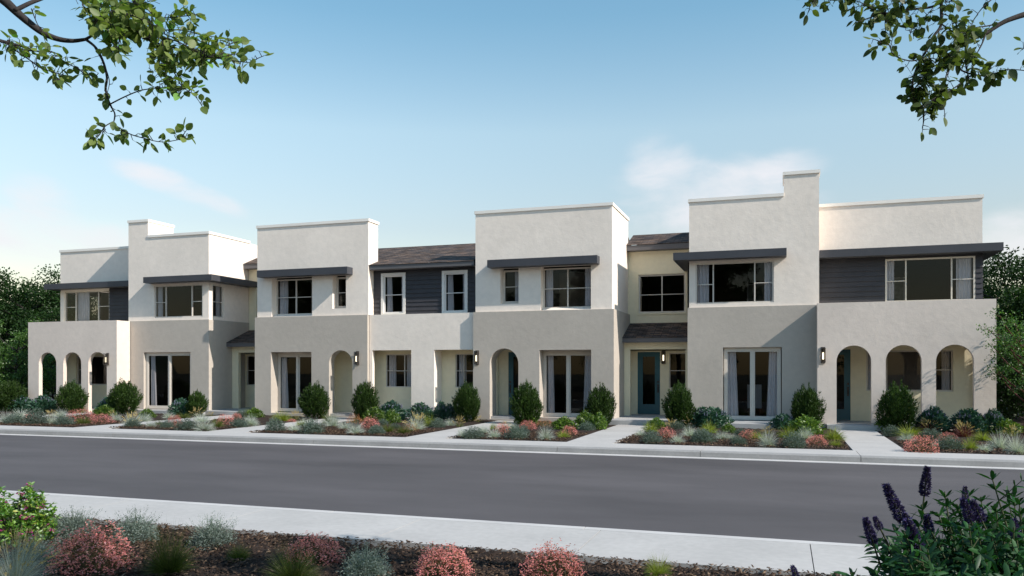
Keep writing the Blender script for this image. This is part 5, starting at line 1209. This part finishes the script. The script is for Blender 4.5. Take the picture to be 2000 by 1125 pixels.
overhang('leafy_tree', 'tree at the right edge whose leafy twigs hang down into the sky', [(2.75, 6.9, .05), (2.85, 6.8, 1.6), (2.9, 6.6, 3.3), (2.8, 6.3, 4.9)], limbsR, twigsR, 161, 'L_over2',
   [(2.3, 6.1, 5.7, .9, .5, 900), (1.9, 5.2, 5.6, .8, .45, 900), (3.2, 5.3, 5.9, 1.0, .6, 900), (.7, 4.25, 5.7, .8, .4, 2200), (-.4, 4.2, 5.7, .7, .35, 1600), (1.6, 4.2, 5.8, .8, .4, 1600)], ls=.054, clump=clR)  # densest clumps, out of frame, added to shade the foreground bed

# ---- background trees
def tree(name, label, loc, H, crown_w, trunkh, lm, seed, nl=26000, ls=.16, bark='bark', group=None, lean=0, open_=.0, cz=.62):
    global rng; rng = np.random.default_rng(seed)
    root = empty(name, loc); tag(root, label, 'tree', group)
    tb = MB(); top = Vector((lean, 0, H*.72)); tb.tube(smooth([Vector((0,0,-.1)), Vector((.05*H*.1,0,trunkh)), Vector((lean*.5,.05,H*.45)), top], 4), np.linspace(H*.024, H*.006, 13), 8)
    lb = MB(); cl_ = []
    nlimb = 22
    for i in range(nlimb):
        f = trunkh/H+(1-trunkh/H)*.75*i/nlimb; a = i*2.4+rng.uniform(-.4, .4)
        st = Vector((lean*min(1, f/.72), 0, H*min(f, .70)))
        prof = math.sqrt(max(.06, 1-((f+.10-cz)/(.5 if f+.1 > cz else .62))**2))
        r = crown_w*.5*prof*rng.uniform(.75, 1.0); e = Vector((lean+r*math.cos(a), r*math.sin(a), min(H*(f+.16+.12*rng.uniform()), H*.97)))
        m_ = st.lerp(e, .5)+Vector((0, 0, -.03*H)); lb.tube(smooth([st, m_, e], 3), np.linspace(H*.009, H*.002, 7), 5)
        for j in range(4):
            b_ = m_.lerp(e, rng.uniform(0, 1)); e2 = b_+Vector(rng.normal(size=3)).normalized()*crown_w*.13; lb.tube([b_, e2], [H*.003, H*.001], 4, False); cl_.append(e2)
        cl_.append(e); cl_.append(m_.lerp(e, .6))
    cl_.append(Vector((lean, 0, H*.9)))
    cc = np.array([tuple(c_) for c_ in cl_]); n = nl
    k = rng.integers(0, len(cc), n); rad = crown_w*.085*(1+.5*rng.uniform(size=len(cc)))
    off = unit(rng.normal(size=(n, 3)))*(rng.uniform(0, 1, n)**.5)[:, None]*rad[k][:, None]*np.array([1.25, 1.25, .62])
    P = cc[k]+off; D = unit(off/rad[k][:, None]*.6+rng.normal(size=(n, 3))*.6+np.array([0, 0, -.15]))
    A = leafq(P, D, ls*rng.uniform(.6, 1.25, n), ls*.55)
    obj('crown', nmesh('crown', A, 4, lm), lm, root)
    tb.build('trunk', bark, root, True); lb.build('limbs', bark, root, True)
    return root
GB = 'trees beside the row'
tree('broadleaf_tree', 'tall dark green tree standing left of the row, nearest the roofline', (-46.0, 39.5, 0), 8.4, 8.6, 1.2, 'L_tree', 201, 42000, .17, group=GB, cz=.45)
tree('broadleaf_tree', 'dark tree at the far left edge of the view', (-51.5, 42, 0), 7.2, 8.6, .8, 'L_tree', 202, 40000, .17, group=GB, cz=.42)
tree('broadleaf_tree', 'low dark tree seen through the first arch of the left porch', (-42.5, 38.5, 0), 6.3, 5.5, .3, 'L_tree', 203, 26000, .15, group=GB, cz=.4)
tree('bright_tree', 'small bright green tree in front of the dark trees on the left', (-36.7, 30.8, 0), 4.4, 2.6, .5, 'L_tree2', 204, 9000, .11)
tree('bright_bush', 'bright green bush glimpsed through the first left arch', (-38.8, 34.8, 0), 3.2, 2.4, .2, 'L_tree2', 205, 6000, .11)
tree('broadleaf_tree', 'spreading tree behind the right end wall with visible limbs', (10.4, 44, 0), 7.5, 7.4, 2.2, 'L_tree', 211, 24000, .16, group=GB, cz=.7)
tree('broadleaf_tree', 'dense dark tree behind the right porch corner', (9.7, 36.5, 0), 5.4, 5.2, .3, 'L_tree', 212, 30000, .14, group=GB, cz=.4)
tree('broadleaf_tree', 'dark tree beyond the right frame edge', (14.8, 42, 0), 6.6, 7.5, .8, 'L_tree', 213, 22000, .17, group=GB)
tree('red_trunk_tree', 'small tree with a reddish trunk at the right end of the far bed', (6.95, 28.0, .15), 3.7, 2.3, .9, 'L_tree2', 214, 5200, .075, 'redbark', cz=.7)
tree('broadleaf_tree', 'low dark bush behind the small red trunked tree', (8.3, 31.5, 0), 3.6, 3.4, .2, 'L_tree', 215, 16000, .11, group=GB, cz=.4)
for i, (x, y, h_) in enumerate([(-57, 40, 6.0), (-60, 50, 7.0), (-50, 52, 7), (20, 50, 7), (-43, 52, 5.5)]):
    tree('broadleaf_tree', 'distant dark tree in the row of trees beyond the houses', (x, y, 0), h_, 8, .5, 'L_tree', 220+i, 14000, .22, group='distant trees beyond the houses', cz=.4)
# trees across the street behind the camera (seen mirrored in the window glass)
pt = tree('street_tree', 'tree across the street mirrored in the window panes', (-26, -22, 0), 10, 9, 2.2, 'L_tree', 230, 16000, .30, group='trees across the street')
for i, (x, y, s_) in enumerate([(-17, -24, 1.0), (-35, -24, 1.05), (-7, -23, 1.05), (3, -24, .95), (-46, -24, 1.0), (-58, -24, 1.1), (-12, -34, 1.25), (-42, -36, 1.3)]):
    c_ = copy_tree(pt); c_.location = (x, y, 0); c_.scale = (s_, s_, s_*1.35); c_.rotation_euler = (0, 0, i*1.3)
